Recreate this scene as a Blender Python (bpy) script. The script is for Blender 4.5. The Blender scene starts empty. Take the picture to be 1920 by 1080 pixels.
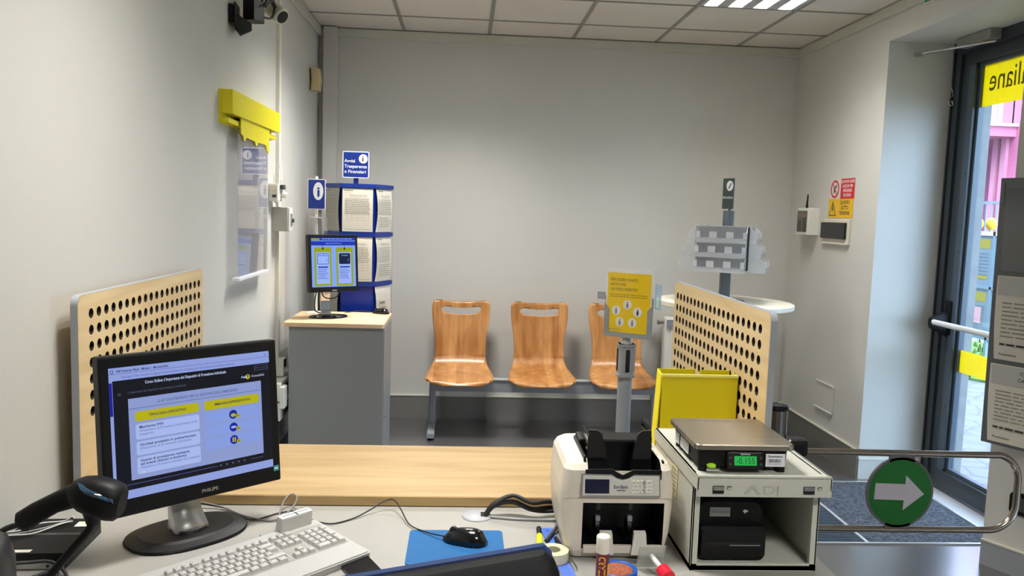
import bpy, bmesh, math, random
from mathutils import Vector, Matrix
R = math.radians
random.seed(4)
sc = bpy.context.scene
COL = sc.collection

# ------------------------------------------------------------------ camera
YAW, PITCH, ROLL, EYE = R(-3.605), R(-5.45), R(1.84), 1.55
def _cam():
    cy, sy = math.cos(YAW), math.sin(YAW); cp, sp = math.cos(PITCH), math.sin(PITCH)
    f = Vector((-sy*cp, cy*cp, sp)); r = Vector((cy, sy, 0)); u = r.cross(f)
    cr, sr = math.cos(ROLL), math.sin(ROLL)
    r2, u2 = cr*r + sr*u, -sr*r + cr*u
    m = Matrix((( r2.x, u2.x, -f.x, 0), (r2.y, u2.y, -f.y, 0), (r2.z, u2.z, -f.z, EYE), (0, 0, 0, 1)))
    cd = bpy.data.cameras.new('camera'); cd.sensor_width = 36; cd.lens = 1500/1920*36
    cd.clip_start = 0.02; cd.clip_end = 200
    o = bpy.data.objects.new('camera', cd); o.matrix_world = m; COL.objects.link(o); sc.camera = o
_cam()
sc.view_settings.view_transform = 'Standard'; sc.view_settings.look = 'None'
sc.view_settings.gamma = 1; sc.view_settings.use_curve_mapping = False
sc.view_settings.exposure = 0.08
# ------------------------------------------------------------------ daylight
wd = bpy.data.worlds.new('sky'); sc.world = wd; wd.use_nodes = True
bg = wd.node_tree.nodes['Background']
bg.inputs[0].default_value = (0.52, 0.73, 1.0, 1); bg.inputs[1].default_value = 11.0
sd = bpy.data.lights.new('sun', 'SUN'); sd.energy = 2.5; sd.angle = R(12); sd.color = (1.0, 0.96, 0.9)
so = bpy.data.objects.new('sun', sd); so.rotation_euler = (R(38), R(-12), R(-20)); COL.objects.link(so)
# ceiling lamps: four tubes in every louvred fitting, (x, y) of the fitting's middle
LAMPS = [(1.648, 4.52), (-0.152, 4.52), (-0.152, 2.12), (1.05, -0.28)]  # last fitting, behind the camera, is added to light the front faces
LAMP_WATT = 14.0
LAMP_COL = (1.0, 0.975, 0.93)

# ------------------------------------------------------------------ materials
def lin(c):
    return tuple(((x/255)/12.92 if x/255 <= 0.04045 else ((x/255+0.055)/1.055)**2.4) for x in c) + (1,)
MATS = {}
def mat(name, c=(200, 200, 200), rough=0.6, metal=0, spec=0.5, var=0.0, vs=6, bump=0, bs=300, emit=None, es=1, coat=0, trans=0, stretch=(1, 1, 1)):
    if name in MATS: return MATS[name]
    m = bpy.data.materials.new(name); m.use_nodes = True
    nt = m.node_tree; b = nt.nodes['Principled BSDF']
    b.inputs['Base Color'].default_value = lin(c); b.inputs['Roughness'].default_value = rough
    b.inputs['Metallic'].default_value = metal; b.inputs['Specular IOR Level'].default_value = spec
    b.inputs['Coat Weight'].default_value = coat; b.inputs['Coat Roughness'].default_value = 0.1
    if emit:
        b.inputs['Emission Color'].default_value = lin(emit); b.inputs['Emission Strength'].default_value = es
    if var or bump:
        tc = nt.nodes.new('ShaderNodeTexCoord'); mp = nt.nodes.new('ShaderNodeMapping'); mp.inputs['Scale'].default_value = stretch
        nt.links.new(tc.outputs['Object'], mp.inputs[0])
    if var:
        n = nt.nodes.new('ShaderNodeTexNoise'); n.inputs['Scale'].default_value = vs; n.inputs['Detail'].default_value = 4
        nt.links.new(mp.outputs[0], n.inputs['Vector'])
        r = nt.nodes.new('ShaderNodeValToRGB'); L = lin(c)
        r.color_ramp.elements[0].position = .3; r.color_ramp.elements[1].position = .7
        r.color_ramp.elements[0].color = tuple(x*(1-var) for x in L[:3]) + (1,); r.color_ramp.elements[1].color = tuple(min(1, x*(1+var)) for x in L[:3]) + (1,)
        nt.links.new(n.outputs['Fac'], r.inputs[0]); nt.links.new(r.outputs[0], b.inputs['Base Color'])
    if bump:
        n2 = nt.nodes.new('ShaderNodeTexNoise'); n2.inputs['Scale'].default_value = bs; n2.inputs['Detail'].default_value = 2
        nt.links.new(mp.outputs[0], n2.inputs['Vector'])
        bp = nt.nodes.new('ShaderNodeBump'); bp.inputs['Strength'].default_value = bump; bp.inputs['Distance'].default_value = 0.002
        nt.links.new(n2.outputs['Fac'], bp.inputs['Height']); nt.links.new(bp.outputs[0], b.inputs['Normal'])
    MATS[name] = m
    return m
def wood(name, c1, c2, axis=0, scale=3.0, rough=0.45, contrast=(.35, .7), stripes=None):
    """laminate: long soft grain along AXIS; STRIPES = (axis, width) adds veneer strips of varying tone"""
    if name in MATS: return MATS[name]
    m = bpy.data.materials.new(name); m.use_nodes = True; nt = m.node_tree; b = nt.nodes['Principled BSDF']
    b.inputs['Roughness'].default_value = rough
    tc = nt.nodes.new('ShaderNodeTexCoord'); mp = nt.nodes.new('ShaderNodeMapping')
    s = [scale*9, scale*9, scale*9]; s[axis] = scale
    mp.inputs['Scale'].default_value = s; nt.links.new(tc.outputs['Object'], mp.inputs[0])
    n = nt.nodes.new('ShaderNodeTexNoise'); n.inputs['Scale'].default_value = 1; n.inputs['Detail'].default_value = 6; n.inputs['Distortion'].default_value = .6
    nt.links.new(mp.outputs[0], n.inputs['Vector'])
    fac = n.outputs['Fac']
    if stripes:
        sx = nt.nodes.new('ShaderNodeSeparateXYZ'); nt.links.new(tc.outputs['Object'], sx.inputs[0])
        dv = nt.nodes.new('ShaderNodeMath'); dv.operation = 'DIVIDE'; dv.inputs[1].default_value = stripes[1]; nt.links.new(sx.outputs[stripes[0]], dv.inputs[0])
        fl = nt.nodes.new('ShaderNodeMath'); fl.operation = 'FLOOR'; nt.links.new(dv.outputs[0], fl.inputs[0])
        wn = nt.nodes.new('ShaderNodeTexWhiteNoise'); wn.noise_dimensions = '1D'; nt.links.new(fl.outputs[0], wn.inputs['W'])
        mx = nt.nodes.new('ShaderNodeMath'); mx.operation = 'MULTIPLY_ADD'; mx.inputs[1].default_value = .28; nt.links.new(wn.outputs['Value'], mx.inputs[0])
        sb = nt.nodes.new('ShaderNodeMath'); sb.operation = 'SUBTRACT'; sb.inputs[1].default_value = .14; nt.links.new(fac, sb.inputs[0])
        nt.links.new(sb.outputs[0], mx.inputs[2]); fac = mx.outputs[0]
    r = nt.nodes.new('ShaderNodeValToRGB'); r.color_ramp.elements[0].position, r.color_ramp.elements[1].position = contrast
    r.color_ramp.elements[0].color = lin(c1); r.color_ramp.elements[1].color = lin(c2)
    nt.links.new(fac, r.inputs[0]); nt.links.new(r.outputs[0], b.inputs['Base Color'])
    MATS[name] = m
    return m
def clear(name, tint=(255, 255, 255), ior=1.45, rough=0.02, haze=0.0, hazecol=(255, 255, 255)):
    """thin clear sheet: reflects by Fresnel, otherwise lets light straight through; HAZE mixes in a translucent body"""
    if name in MATS: return MATS[name]
    m = bpy.data.materials.new(name); m.use_nodes = True; nt = m.node_tree; nt.nodes.clear()
    out = nt.nodes.new('ShaderNodeOutputMaterial'); t = nt.nodes.new('ShaderNodeBsdfTransparent'); t.inputs[0].default_value = lin(tint)
    g = nt.nodes.new('ShaderNodeBsdfGlossy'); g.inputs['Roughness'].default_value = rough
    fr = nt.nodes.new('ShaderNodeFresnel'); ge = nt.nodes.new('ShaderNodeNewGeometry'); mr = nt.nodes.new('ShaderNodeMapRange')
    mr.inputs['To Min'].default_value = ior; mr.inputs['To Max'].default_value = 1/ior      # a thin sheet reflects alike from both sides
    nt.links.new(ge.outputs['Backfacing'], mr.inputs['Value']); nt.links.new(mr.outputs[0], fr.inputs[0])
    base = t.outputs[0]
    if haze:
        d = nt.nodes.new('ShaderNodeBsdfDiffuse'); d.inputs[0].default_value = lin(hazecol)
        tl = nt.nodes.new('ShaderNodeBsdfTranslucent'); tl.inputs[0].default_value = lin(hazecol)
        a = nt.nodes.new('ShaderNodeMixShader'); a.inputs[0].default_value = .5; nt.links.new(d.outputs[0], a.inputs[1]); nt.links.new(tl.outputs[0], a.inputs[2])
        h = nt.nodes.new('ShaderNodeMixShader'); h.inputs[0].default_value = haze; nt.links.new(t.outputs[0], h.inputs[1]); nt.links.new(a.outputs[0], h.inputs[2]); base = h.outputs[0]
    mx = nt.nodes.new('ShaderNodeMixShader'); nt.links.new(fr.outputs[0], mx.inputs[0]); nt.links.new(base, mx.inputs[1]); nt.links.new(g.outputs[0], mx.inputs[2])
    nt.links.new(mx.outputs[0], out.inputs[0])
    MATS[name] = m
    return m
def glow(name, c, s=1.0):
    if name in MATS: return MATS[name]
    m = bpy.data.materials.new(name); m.use_nodes = True; nt = m.node_tree; nt.nodes.clear()
    out = nt.nodes.new('ShaderNodeOutputMaterial'); e = nt.nodes.new('ShaderNodeEmission'); e.inputs[0].default_value = lin(c); e.inputs[1].default_value = s
    g = nt.nodes.new('ShaderNodeBsdfGlossy'); g.inputs['Roughness'].default_value = .35; g.inputs[0].default_value = (.03, .03, .03, 1)
    a = nt.nodes.new('ShaderNodeAddShader'); nt.links.new(e.outputs[0], a.inputs[0]); nt.links.new(g.outputs[0], a.inputs[1]); nt.links.new(a.outputs[0], out.inputs[0])
    MATS[name] = m
    return m

WALL = mat('wall_paint', (206, 204, 197), .5, var=.015, vs=2, bump=.15, bs=220)
CEIL = mat('ceiling_tile', (226, 220, 208), .9, var=.03, vs=3, bump=.4, bs=400)
TBAR = mat('ceiling_bar', (150, 150, 140), .6)
TRIMM = mat('ceiling_trim_paint', (205, 205, 190), .5)
BASEB = mat('baseboard_grey', (114, 112, 107), .45)
FLOORM = mat('floor_vinyl', (80, 79, 80), .3, var=.06, vs=3, spec=.6, coat=1)
FLOORM.node_tree.nodes['Principled BSDF'].inputs['Coat IOR'].default_value = 1.9
FLOORM.node_tree.nodes['Principled BSDF'].inputs['Coat Roughness'].default_value = .2
MAPLE = wood('maple_laminate', (164, 136, 92), (186, 159, 115), 0, 2.2, .38)
MAPLE_EDGE = wood('maple_edge', (170, 140, 90), (196, 166, 112), 0, 2.5, .5)
MAPLE_SIDE = wood('maple_side', (206, 180, 134), (222, 200, 156), 1, 2.2, .5)
BIRCH_TOP = wood('cabinet_top_laminate', (214, 180, 140), (230, 198, 160), 0, 2.5, .45)
BEECH = wood('beech_seat', (152, 98, 48), (204, 150, 92), 2, 2.0, .32, (.25, .8), (0, .052))
BEECH_EDGE = mat('beech_edge', (214, 140, 66), .5)
WHITE = mat('white_plastic', (228, 226, 216), .4)
OFFWHITE = mat('offwhite_plastic', (222, 214, 198), .38)
PAPER = mat('paper', (232, 226, 212), .8)
PAPER2 = mat('paper_yellowish', (236, 230, 214), .8)
INK = mat('print_grey', (140, 136, 128), .8)
INKD = mat('print_dark', (58, 56, 54), .8)
BLACK = mat('black_plastic', (8, 8, 10), .5, spec=.25)
BLACKM = mat('black_matt', (14, 14, 15), .8)
BLACKG = mat('black_gloss', (12, 12, 14), .15)
RUBBER = mat('black_rubber', (24, 24, 26), .6)
DGREY = mat('dark_grey_plastic', (58, 60, 62), .45)
GREYM = mat('grey_enamel', (150, 154, 158), .4)
GREYF = mat('grey_frame', (170, 174, 180), .4)
CABG = mat('cabinet_grey', (136, 138, 138), .45)
SILVER = mat('silver', (190, 190, 190), .28, metal=1)
STEEL = mat('brushed_steel', (176, 166, 152), .3, metal=1, var=.12, vs=2, stretch=(1, 90, 1))
CHROME = mat('chrome', (205, 205, 205), .1, metal=1)
DESKM = mat('desk_laminate', (155, 153, 147), .45, var=.02, vs=5)
YELLOW = mat('yellow_enamel', (226, 214, 20), .4)
YELLOWD = mat('yellow_card', (214, 200, 0), .5)
POSTERY = mat('yellow_print', (240, 205, 0), .45)
BLUE = mat('blue_sign', (12, 44, 130), .35)
BLUEP = mat('blue_panel', (10, 36, 120), .25)
WHITEP = mat('white_print', (235, 236, 240), .4)
RED = mat('red_print', (200, 24, 36), .5)
ANTHR = mat('anthracite_aluminium', (48, 54, 60), .35)
ANTHR2 = mat('leaf_aluminium_sheen', (66, 78, 90), .3)  # bluer and paler than the frame: reflection on the leaf put into its colour

# ------------------------------------------------------------------ mesh builder
def I4(): return Matrix.Identity(4)
def T(x, y, z): return Matrix.Translation((x, y, z))
def RX(a): return Matrix.Rotation(R(a), 4, 'X')
def RY(a): return Matrix.Rotation(R(a), 4, 'Y')
def RZ(a): return Matrix.Rotation(R(a), 4, 'Z')
def frame(o, x, y):
    """matrix with origin o, x axis and y axis (z = x cross y)"""
    x = Vector(x).normalized(); y = Vector(y); z = x.cross(y).normalized(); y = z.cross(x)
    m = Matrix.Identity(4)
    for i, v in enumerate((x, y, z)):
        for j in range(3): m[j][i] = v[j]
    for j in range(3): m[j][3] = o[j]
    return m
_txt = {}
def text_mesh(s, bold=False, align='LEFT'):
    k = (s, bold, align)
    if k not in _txt:
        cu = bpy.data.curves.new('t', 'FONT'); cu.body = s; cu.size = 1; cu.align_x = align
        cu.resolution_u = 3
        if bold: cu.offset = .018
        ob = bpy.data.objects.new('t', cu); COL.objects.link(ob)
        me = bpy.data.meshes.new_from_object(ob.evaluated_get(bpy.context.evaluated_depsgraph_get()))
        _txt[k] = ([v.co.copy() for v in me.vertices], [tuple(p.vertices) for p in me.polygons])
        bpy.data.objects.remove(ob); bpy.data.curves.remove(cu); bpy.data.meshes.remove(me)
    return _txt[k]

def rrect(w, h, r, n=5, cx=0, cy=0):
    p = []
    r = min(r, w/2*.999, h/2*.999)
    for k, (sx, sy) in enumerate(((1, 1), (-1, 1), (-1, -1), (1, -1))):
        for i in range(n+1):
            a = R(90*k + 90*i/n)
            p.append((cx + sx*(w/2-r) + r*math.cos(a), cy + sy*(h/2-r) + r*math.sin(a)))
    return p
def ellipse(a, b, n=32, cx=0, cy=0, e=2):
    p = []
    for i in range(n):
        t = 2*math.pi*i/n; c, s_ = math.cos(t), math.sin(t)
        p.append((cx + a*math.copysign(abs(c)**(2/e), c), cy + b*math.copysign(abs(s_)**(2/e), s_)))
    return p
def smooth_path(pts, n=8):
    pts = [Vector(p) for p in pts]; out = []
    for i in range(len(pts)-1):
        p0 = pts[max(i-1, 0)]; p1 = pts[i]; p2 = pts[i+1]; p3 = pts[min(i+2, len(pts)-1)]
        for k in range(n):
            t = k/n
            out.append(.5*((2*p1) + (-p0+p2)*t + (2*p0-5*p1+4*p2-p3)*t*t + (-p0+3*p1-3*p2+p3)*t**3))
    out.append(pts[-1]); return out

class MB:
    def __init__(s, M=None): s.v = []; s.f = []; s.m = []; s.mats = []; s.M = M or I4(); s.sm = []
    def mi(s, m):
        if m not in s.mats: s.mats.append(m)
        return s.mats.index(m)
    def add(s, vs, fs, m, M=None, smooth=False):
        A = s.M @ M if M is not None else s.M
        o = len(s.v); s.v += [A @ Vector(v) for v in vs]; i = s.mi(m)
        for f in fs: s.f.append(tuple(o+k for k in f)); s.m.append(i); s.sm.append(smooth)
        return s
    def box(s, x0, x1, y0, y1, z0, z1, m, M=None, bev=0):
        if x1 < x0: x0, x1 = x1, x0
        if y1 < y0: y0, y1 = y1, y0
        if z1 < z0: z0, z1 = z1, z0
        bm = bmesh.new(); bmesh.ops.create_cube(bm, size=1)
        for v in bm.verts: v.co = Vector(((x0+x1)/2 + v.co.x*(x1-x0), (y0+y1)/2 + v.co.y*(y1-y0), (z0+z1)/2 + v.co.z*(z1-z0)))
        if bev: bmesh.ops.bevel(bm, geom=bm.edges[:], offset=min(bev, .45*min(x1-x0, y1-y0, z1-z0)), segments=2, affect='EDGES', profile=.6)
        bm.verts.index_update()
        s.add([v.co.copy() for v in bm.verts], [tuple(v.index for v in f.verts) for f in bm.faces], m, M, False)
        bm.free(); return s
    def prism(s, poly, z0, z1, m, M=None, smooth=False, cap=True, taper=1.0, m2=None):
        n = len(poly)
        cx = sum(p[0] for p in poly)/n; cy = sum(p[1] for p in poly)/n
        vs = [(p[0], p[1], z0) for p in poly] + [(cx+(p[0]-cx)*taper, cy+(p[1]-cy)*taper, z1) for p in poly]
        s.add(vs, [(i, (i+1) % n, n+(i+1) % n, n+i) for i in range(n)], m, M, smooth)
        if cap:
            s.add(vs, [tuple(range(n-1, -1, -1))], m, M); s.add(vs, [tuple(range(n, 2*n))], m2 or m, M)
        return s
    def rect(s, x0, x1, y0, y1, z, m, M=None):
        s.add([(x0, y0, z), (x1, y0, z), (x1, y1, z), (x0, y1, z)], [(0, 1, 2, 3)], m, M); return s
    def poly(s, pts, z, m, M=None):
        s.add([(p[0], p[1], z) for p in pts], [tuple(range(len(pts)))], m, M); return s
    def ring(s, outer, inner, z0, z1, m, M=None):
        """flat ring between two outlines of equal point count"""
        n = len(outer); vs = [(p[0], p[1], z) for z in (z0, z1) for pl in (outer, inner) for p in pl]
        fs = []
        for i in range(n):
            j = (i+1) % n
            fs += [(i, j, 2*n+j, 2*n+i), (n+j, n+i, 3*n+i, 3*n+j), (2*n+i, 2*n+j, 3*n+j, 3*n+i), (j, i, n+i, n+j)]
        s.add(vs, fs, m, M); return s
    def cyl(s, p0, p1, r, m, r1=None, seg=20, cap=True, smooth=True, M=None):
        p0, p1 = Vector(p0), Vector(p1); d = (p1-p0).normalized(); a = d.orthogonal().normalized(); b = d.cross(a); r1 = r if r1 is None else r1
        vs = []
        for p, rr in ((p0, r), (p1, r1)):
            for i in range(seg):
                t = 2*math.pi*i/seg; vs.append(p + a*rr*math.cos(t) + b*rr*math.sin(t))
        s.add(vs, [(i, (i+1) % seg, seg+(i+1) % seg, seg+i) for i in range(seg)], m, M, smooth)
        if cap: s.add(vs, [tuple(range(seg-1, -1, -1)), tuple(range(seg, 2*seg))], m, M)
        return s
    def tube(s, pts, r, m, n=8, seg=8, closed=False, smooth=True, M=None, raw=False):
        P = [Vector(p) for p in pts] if raw else smooth_path(pts, n)
        N = len(P); vs = []; up = None
        for i, p in enumerate(P):
            if closed: d = (P[(i+1) % N]-P[i-1]).normalized()
            else: d = (P[min(i+1, N-1)]-P[max(i-1, 0)]).normalized()
            if up is None: up = d.orthogonal().normalized()
            up = (up - d*up.dot(d)).normalized(); b = d.cross(up)
            rr = r[i*len(r)//N] if isinstance(r, (list, tuple)) else r
            for k in range(seg):
                t = 2*math.pi*k/seg; vs.append(p + up*rr*math.cos(t) + b*rr*math.sin(t))
        L = N if closed else N-1; fs = []
        for i in range(L):
            j = (i+1) % N
            for k in range(seg): fs.append((i*seg+k, i*seg+(k+1) % seg, j*seg+(k+1) % seg, j*seg+k))
        s.add(vs, fs, m, M, smooth)
        if not closed: s.add(vs, [tuple(range(seg-1, -1, -1)), tuple(range((N-1)*seg, N*seg))], m, M)
        return s
    def lathe(s, prof, m, c=(0, 0, 0), seg=32, M=None, smooth=True):
        """profile of (radius, z); radius 0 closes"""
        vs = []; n = len(prof)
        for r, z in prof:
            for i in range(seg):
                t = 2*math.pi*i/seg; vs.append((c[0]+r*math.cos(t), c[1]+r*math.sin(t), c[2]+z))
        s.add(vs, [(k*seg+i, k*seg+(i+1) % seg, (k+1)*seg+(i+1) % seg, (k+1)*seg+i) for k in range(n-1) for i in range(seg)], m, M, smooth)
        s.add(vs, [tuple(range(seg-1, -1, -1)), tuple(range((n-1)*seg, n*seg))], m, M)
        return s
    def loft(s, rings, m, smooth=True, cap=True, M=None):
        n = len(rings[0]); vs = [v for r in rings for v in r]
        s.add(vs, [(k*n+i, k*n+(i+1) % n, (k+1)*n+(i+1) % n, (k+1)*n+i) for k in range(len(rings)-1) for i in range(n)], m, M, smooth)
        if cap: s.add(vs, [tuple(range(n-1, -1, -1)), tuple(range((len(rings)-1)*n, len(rings)*n))], m, M)
        return s
    def ball(s, c, r, m, seg=16, sz=1.0, M=None):
        pr = [(max(1e-5, r*math.sin(math.pi*k/10)), -r*sz*math.cos(math.pi*k/10)) for k in range(11)]
        return s.lathe(pr, m, c, seg, M)
    def text(s, st, x, y, h, m, M=None, z=0.0, align='LEFT', bold=False, sx=1.0, w=None):
        """lettering with capital height h; w squeezes or stretches it to a width"""
        vs, fs = text_mesh(st, bold, align)
        if not vs: return s
        k = h/.70
        if w:
            xs = [v.x for v in vs]; sx = w/((max(xs)-min(xs))*k)
        s.add([(x+v.x*k*sx, y+v.y*k, z) for v in vs], fs, m, M); return s
    def lines(s, x0, x1, ytop, ybot, n, m, M=None, z=0, t=.4, ragged=.0):
        """rows of small illegible print"""
        p = (ytop-ybot)/n
        for i in range(n):
            y = ytop - p*i; x = x0; e = x1 - (x1-x0)*ragged*random.random()
            while x < e-1e-4:
                w = min(e-x, (x1-x0)*random.uniform(.04, .16)); s.rect(x, x+w, y-p*t, y, z, m, M); x += w + (x1-x0)*.018
        return s
    def build(s, name, parent=None, local=False, mods=None):
        me = bpy.data.meshes.new(name)
        root = parent
        while root is not None and root.parent is not None: root = root.parent
        inv = I4() if (local or root is None) else root.matrix_basis.inverted()
        off = Vector((0, 0, 0))
        vs = [inv @ v for v in s.v]
        if root is None and not local:
            xs, ys, zs = zip(*[(v.x, v.y, v.z) for v in vs]); off = Vector(((min(xs)+max(xs))/2, (min(ys)+max(ys))/2, min(zs))); vs = [v-off for v in vs]
        me.from_pydata([tuple(v) for v in vs], [], s.f)
        for m in s.mats: me.materials.append(m)
        me.polygons.foreach_set('material_index', s.m); me.polygons.foreach_set('use_smooth', s.sm)
        me.update()
        o = bpy.data.objects.new(name, me); COL.objects.link(o); o.location = off
        if parent is not None: o.parent = parent
        if mods: bake(o, mods)
        return o
def bake(o, mods):
    for typ, kw in mods:
        md = o.modifiers.new('m', typ)
        for k, v in kw.items(): setattr(md, k, v)
    dg = bpy.context.evaluated_depsgraph_get(); me = bpy.data.meshes.new_from_object(o.evaluated_get(dg))
    o.modifiers.clear(); old = o.data; o.data = me; me.name = o.name
    bpy.data.meshes.remove(old)
def cut(o, cutter):
    """boolean difference with a helper mesh that is then deleted"""
    bpy.context.view_layer.update()
    bake(o, [('BOOLEAN', dict(operation='DIFFERENCE', object=cutter, solver='EXACT', material_mode='TRANSFER'))])
    me = cutter.data; bpy.data.objects.remove(cutter); bpy.data.meshes.remove(me)
def clean(o, d=1e-5, normals=True):
    bm = bmesh.new(); bm.from_mesh(o.data); bmesh.ops.remove_doubles(bm, verts=bm.verts, dist=d)
    if normals: bmesh.ops.recalc_face_normals(bm, faces=bm.faces)
    bm.to_mesh(o.data); bm.free()
def thing(name, label, cat, loc=(0, 0, 0), rot=0, group=None, M=None):
    o = bpy.data.objects.new(name, None); COL.objects.link(o); o.empty_display_size = .05
    if M is not None: o.matrix_basis = M
    else: o.location = loc; o.rotation_euler = (0, 0, R(rot))
    o['label'] = label; o['category'] = cat
    if group: o['group'] = group
    bpy.context.view_layer.update()
    return o
def tag(o, label, cat, group=None):
    o['label'] = label; o['category'] = cat
    if group: o['group'] = group
    return o
def struct(o): o['kind'] = 'structure'; return o

# ================================================================== ROOM
XL, XR, YB, H = -1.05, 2.43, 5.86, 2.80
YN, YF = 3.43, 4.60          # near and far jamb of the entrance
XD = 2.87                    # plane of the entrance door
JX, JY = 3.10, 2.20          # where the splayed wall piece beside the door ends
b = MB(); b.box(XL-.2, 3.035, -2.7, YB+.2, -.12, 0, FLOORM); struct(b.build('floor'))
# wall planes
b = MB(); b.box(XL-.2, XL, -2.7, YB+.2, 0, 3.0, WALL); struct(b.build('wall_left'))
b = MB(); b.box(XL, XR+.9, YB, YB+.2, 0, 3.0, WALL); struct(b.build('wall_back'))
b = MB(); b.box(XL-.2, 3.3, -2.7, -2.5, 0, 3.0, WALL); struct(b.build('wall_rear'))
b = MB(); b.box(XR, 3.035, YF, YB, 0, 3.0, WALL)
b.box(XR, 3.035, YN, YF, 2.60, 3.0, WALL)
struct(b.build('wall_right'))
b = MB(); b.prism([(XR, YN), (JX, JY), (JX, -2.7), (3.4, -2.7), (3.4, 2.55), (3.035, 2.9), (3.035, YN)][::-1], 0, 3.0, WALL); struct(b.build('wall_right'))
# suspended ceiling: tile field with lowered bars
b = MB()
b.box(XL, 3.3, -2.5, YB, H+.105, H+.18, CEIL)
gx = [0.148+.602*k for k in range(-2, 6)]; gy = [5.42-.601*k for k in range(0, 14)]
holes = []
xs = [XL]+[x for x in gx if XL < x < 3.3]+[3.3]; ys = sorted([y for y in gy if -2.5 < y < YB]+[-2.5, YB])
def is_lamp(x, y): return any(abs(x-a) < .25 and abs(y-c) < .25 for a, c in LAMPS_G)
LAMPS_G = []
for a, c in LAMPS:
    ix = min(range(len(xs)-1), key=lambda i: abs((xs[i]+xs[i+1])/2-a)); iy = min(range(len(ys)-1), key=lambda i: abs((ys[i]+ys[i+1])/2-c))
    LAMPS_G.append(((xs[ix]+xs[ix+1])/2, (ys[iy]+ys[iy+1])/2))
bt = MB()
for i in range(len(xs)-1):
    for j in range(len(ys)-1):
        if is_lamp((xs[i]+xs[i+1])/2, (ys[j]+ys[j+1])/2): continue
        bt.box(xs[i]+.006, xs[i+1]-.006, ys[j]+.006, ys[j+1]-.006, H+.003, H+.0198, CEIL)
ce = b.build('ceiling'); struct(ce)
bt.build('tile_field', ce)
g = MB()
for x in xs[1:-1]: g.box(x-.012, x+.012, -2.5, YB-.02, H-.002, H+.012, TBAR)
for y in ys[1:-1]:
    for i in range(len(xs)-1): g.box(xs[i]+.012, xs[i+1]-.012, y-.009, y+.009, H-.0015, H+.010, TBAR)
struct(g.build('trim_1'))
# light cornice under the ceiling
g = MB()
g.box(XL, XR, YB-.022, YB, H-.062, H-.004, TRIMM, bev=.004); struct(g.build('trim_2'))
g = MB(); g.box(XL, XL+.022, -2.5, YB-.022, H-.062, H-.004, TRIMM, bev=.004); struct(g.build('trim_3'))
g = MB(); g.box(XR-.022, XR, YN, YB-.022, H-.062, H-.004, TRIMM, bev=.004); struct(g.build('trim_4'))
# pipe casing in the left corner, trunking on the left wall
g = MB(); g.box(XL+.04, XL+.135, YB-.07, YB, 0, H-.004, WALL, bev=.006); struct(g.build('trim_5'))
# baseboards (flush grey band with a fine top profile)
def baseb(name, pts, h=.172, t=.012, mt=None):
    m = MB()
    for (x0, y0), (x1, y1) in zip(pts, pts[1:]):
        d = Vector((x1-x0, y1-y0, 0)); L = d.length
        M = frame((x0, y0, 0), d, (-d.y, d.x, 0))
        m.box(0, L, 0, t, 0, h, mt or BASEB, M); m.box(0, L, 0, t+.004, h-.001, h+.006, TRIMM, M)
    return struct(m.build(name))
baseb('baseboard_back', [(XR, YB), (XL, YB)][::-1][::-1])
baseb('baseboard_left', [(XL, YB), (XL, -2.5)])
baseb('baseboard_right', [(XR, YF), (XR, YB)])
baseb('baseboard_entrance', [(XD-.06, YF), (XR, YF)], .12, .006, WALL)
baseb('baseboard_near', [(JX, JY), (XR, YN)], .115, .012, mat('baseboard_pale', (150, 154, 160), .4))

# ---- entrance door
dr = bpy.data.objects.new('door_1', None); COL.objects.link(dr); dr.location = (XD, (YN+YF)/2, 0); struct(dr)
bpy.context.view_layer.update()
f = MB()
f.box(XD-.05, XD+.05, YF-.075, YF, 0, 2.6, ANTHR); f.box(XD-.05, XD+.05, YN, YN+.075, 0, 2.6, ANTHR); f.box(XD-.05, XD+.05, YN+.075, YF-.075, 2.535, 2.6, ANTHR)
f.box(XD-.058, XD-.05, YF-.028, YF-.022, 0, 2.55, BLACKM)
f.build('door_frame', dr)
f = MB(); y0, y1 = YN+.08, YF-.08; s_ = .115
for (a, c, d, e) in ((y1-s_, y1, .015, 2.53), (y0, y0+s_, .015, 2.53), (y0+s_, y1-s_, .015, .118), (y0+s_, y1-s_, 2.46, 2.53)):
    f.box(XD-.035, XD+.03, a, c, d, e, ANTHR, bev=.003)
# inner glazing beads with screws
for (a, c, d, e) in ((y1-s_-.02, y1-s_, .118, 2.46), (y0+s_, y0+s_+.02, .118, 2.46), (y0+s_+.02, y1-s_-.02, .118, .138), (y0+s_+.02, y1-s_-.02, 2.44, 2.46)):
    f.box(XD-.012, XD+.02, a, c, d, e, ANTHR2)
for z in (.5, .95, 1.4, 1.85): f.cyl((XD-.036, y1-s_+.018, z), (XD-.033, y1-s_+.018, z), .004, BLACKM, seg=8)
f.box(XD-.0352, XD-.0342, y1-s_+.001, y1-.062, .12, 2.45, ANTHR2)  # blue-grey strip painting the reflection on the dark leaf stile
f.build('door_leaf', dr)
GLASS = clear('door_glass', (248, 250, 250), 1.45, .0)
f = MB(); f.box(XD-.004, XD+.004, y0+s_+.005, y1-s_-.005, .125, 2.455, GLASS); f.build('glass_pane', dr)
BANDY = mat('yellow_film', (222, 202, 0), .5, trans=0)
_n = BANDY.node_tree; _b = _n.nodes['Principled BSDF']; _tl = _n.nodes.new('ShaderNodeBsdfTranslucent'); _tl.inputs[0].default_value = lin((228, 208, 0))
_mx = _n.nodes.new('ShaderNodeMixShader'); _mx.inputs[0].default_value = .75; _n.links.new(_b.outputs[0], _mx.inputs[1]); _n.links.new(_tl.outputs[0], _mx.inputs[2]); _n.links.new(_mx.outputs[0], _n.nodes['Material Output'].inputs[0])
FILMINK = mat('film_lettering', (110, 100, 0), .6)
f = MB(); yg0, yg1 = y0+s_+.006, y1-s_-.003
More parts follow.
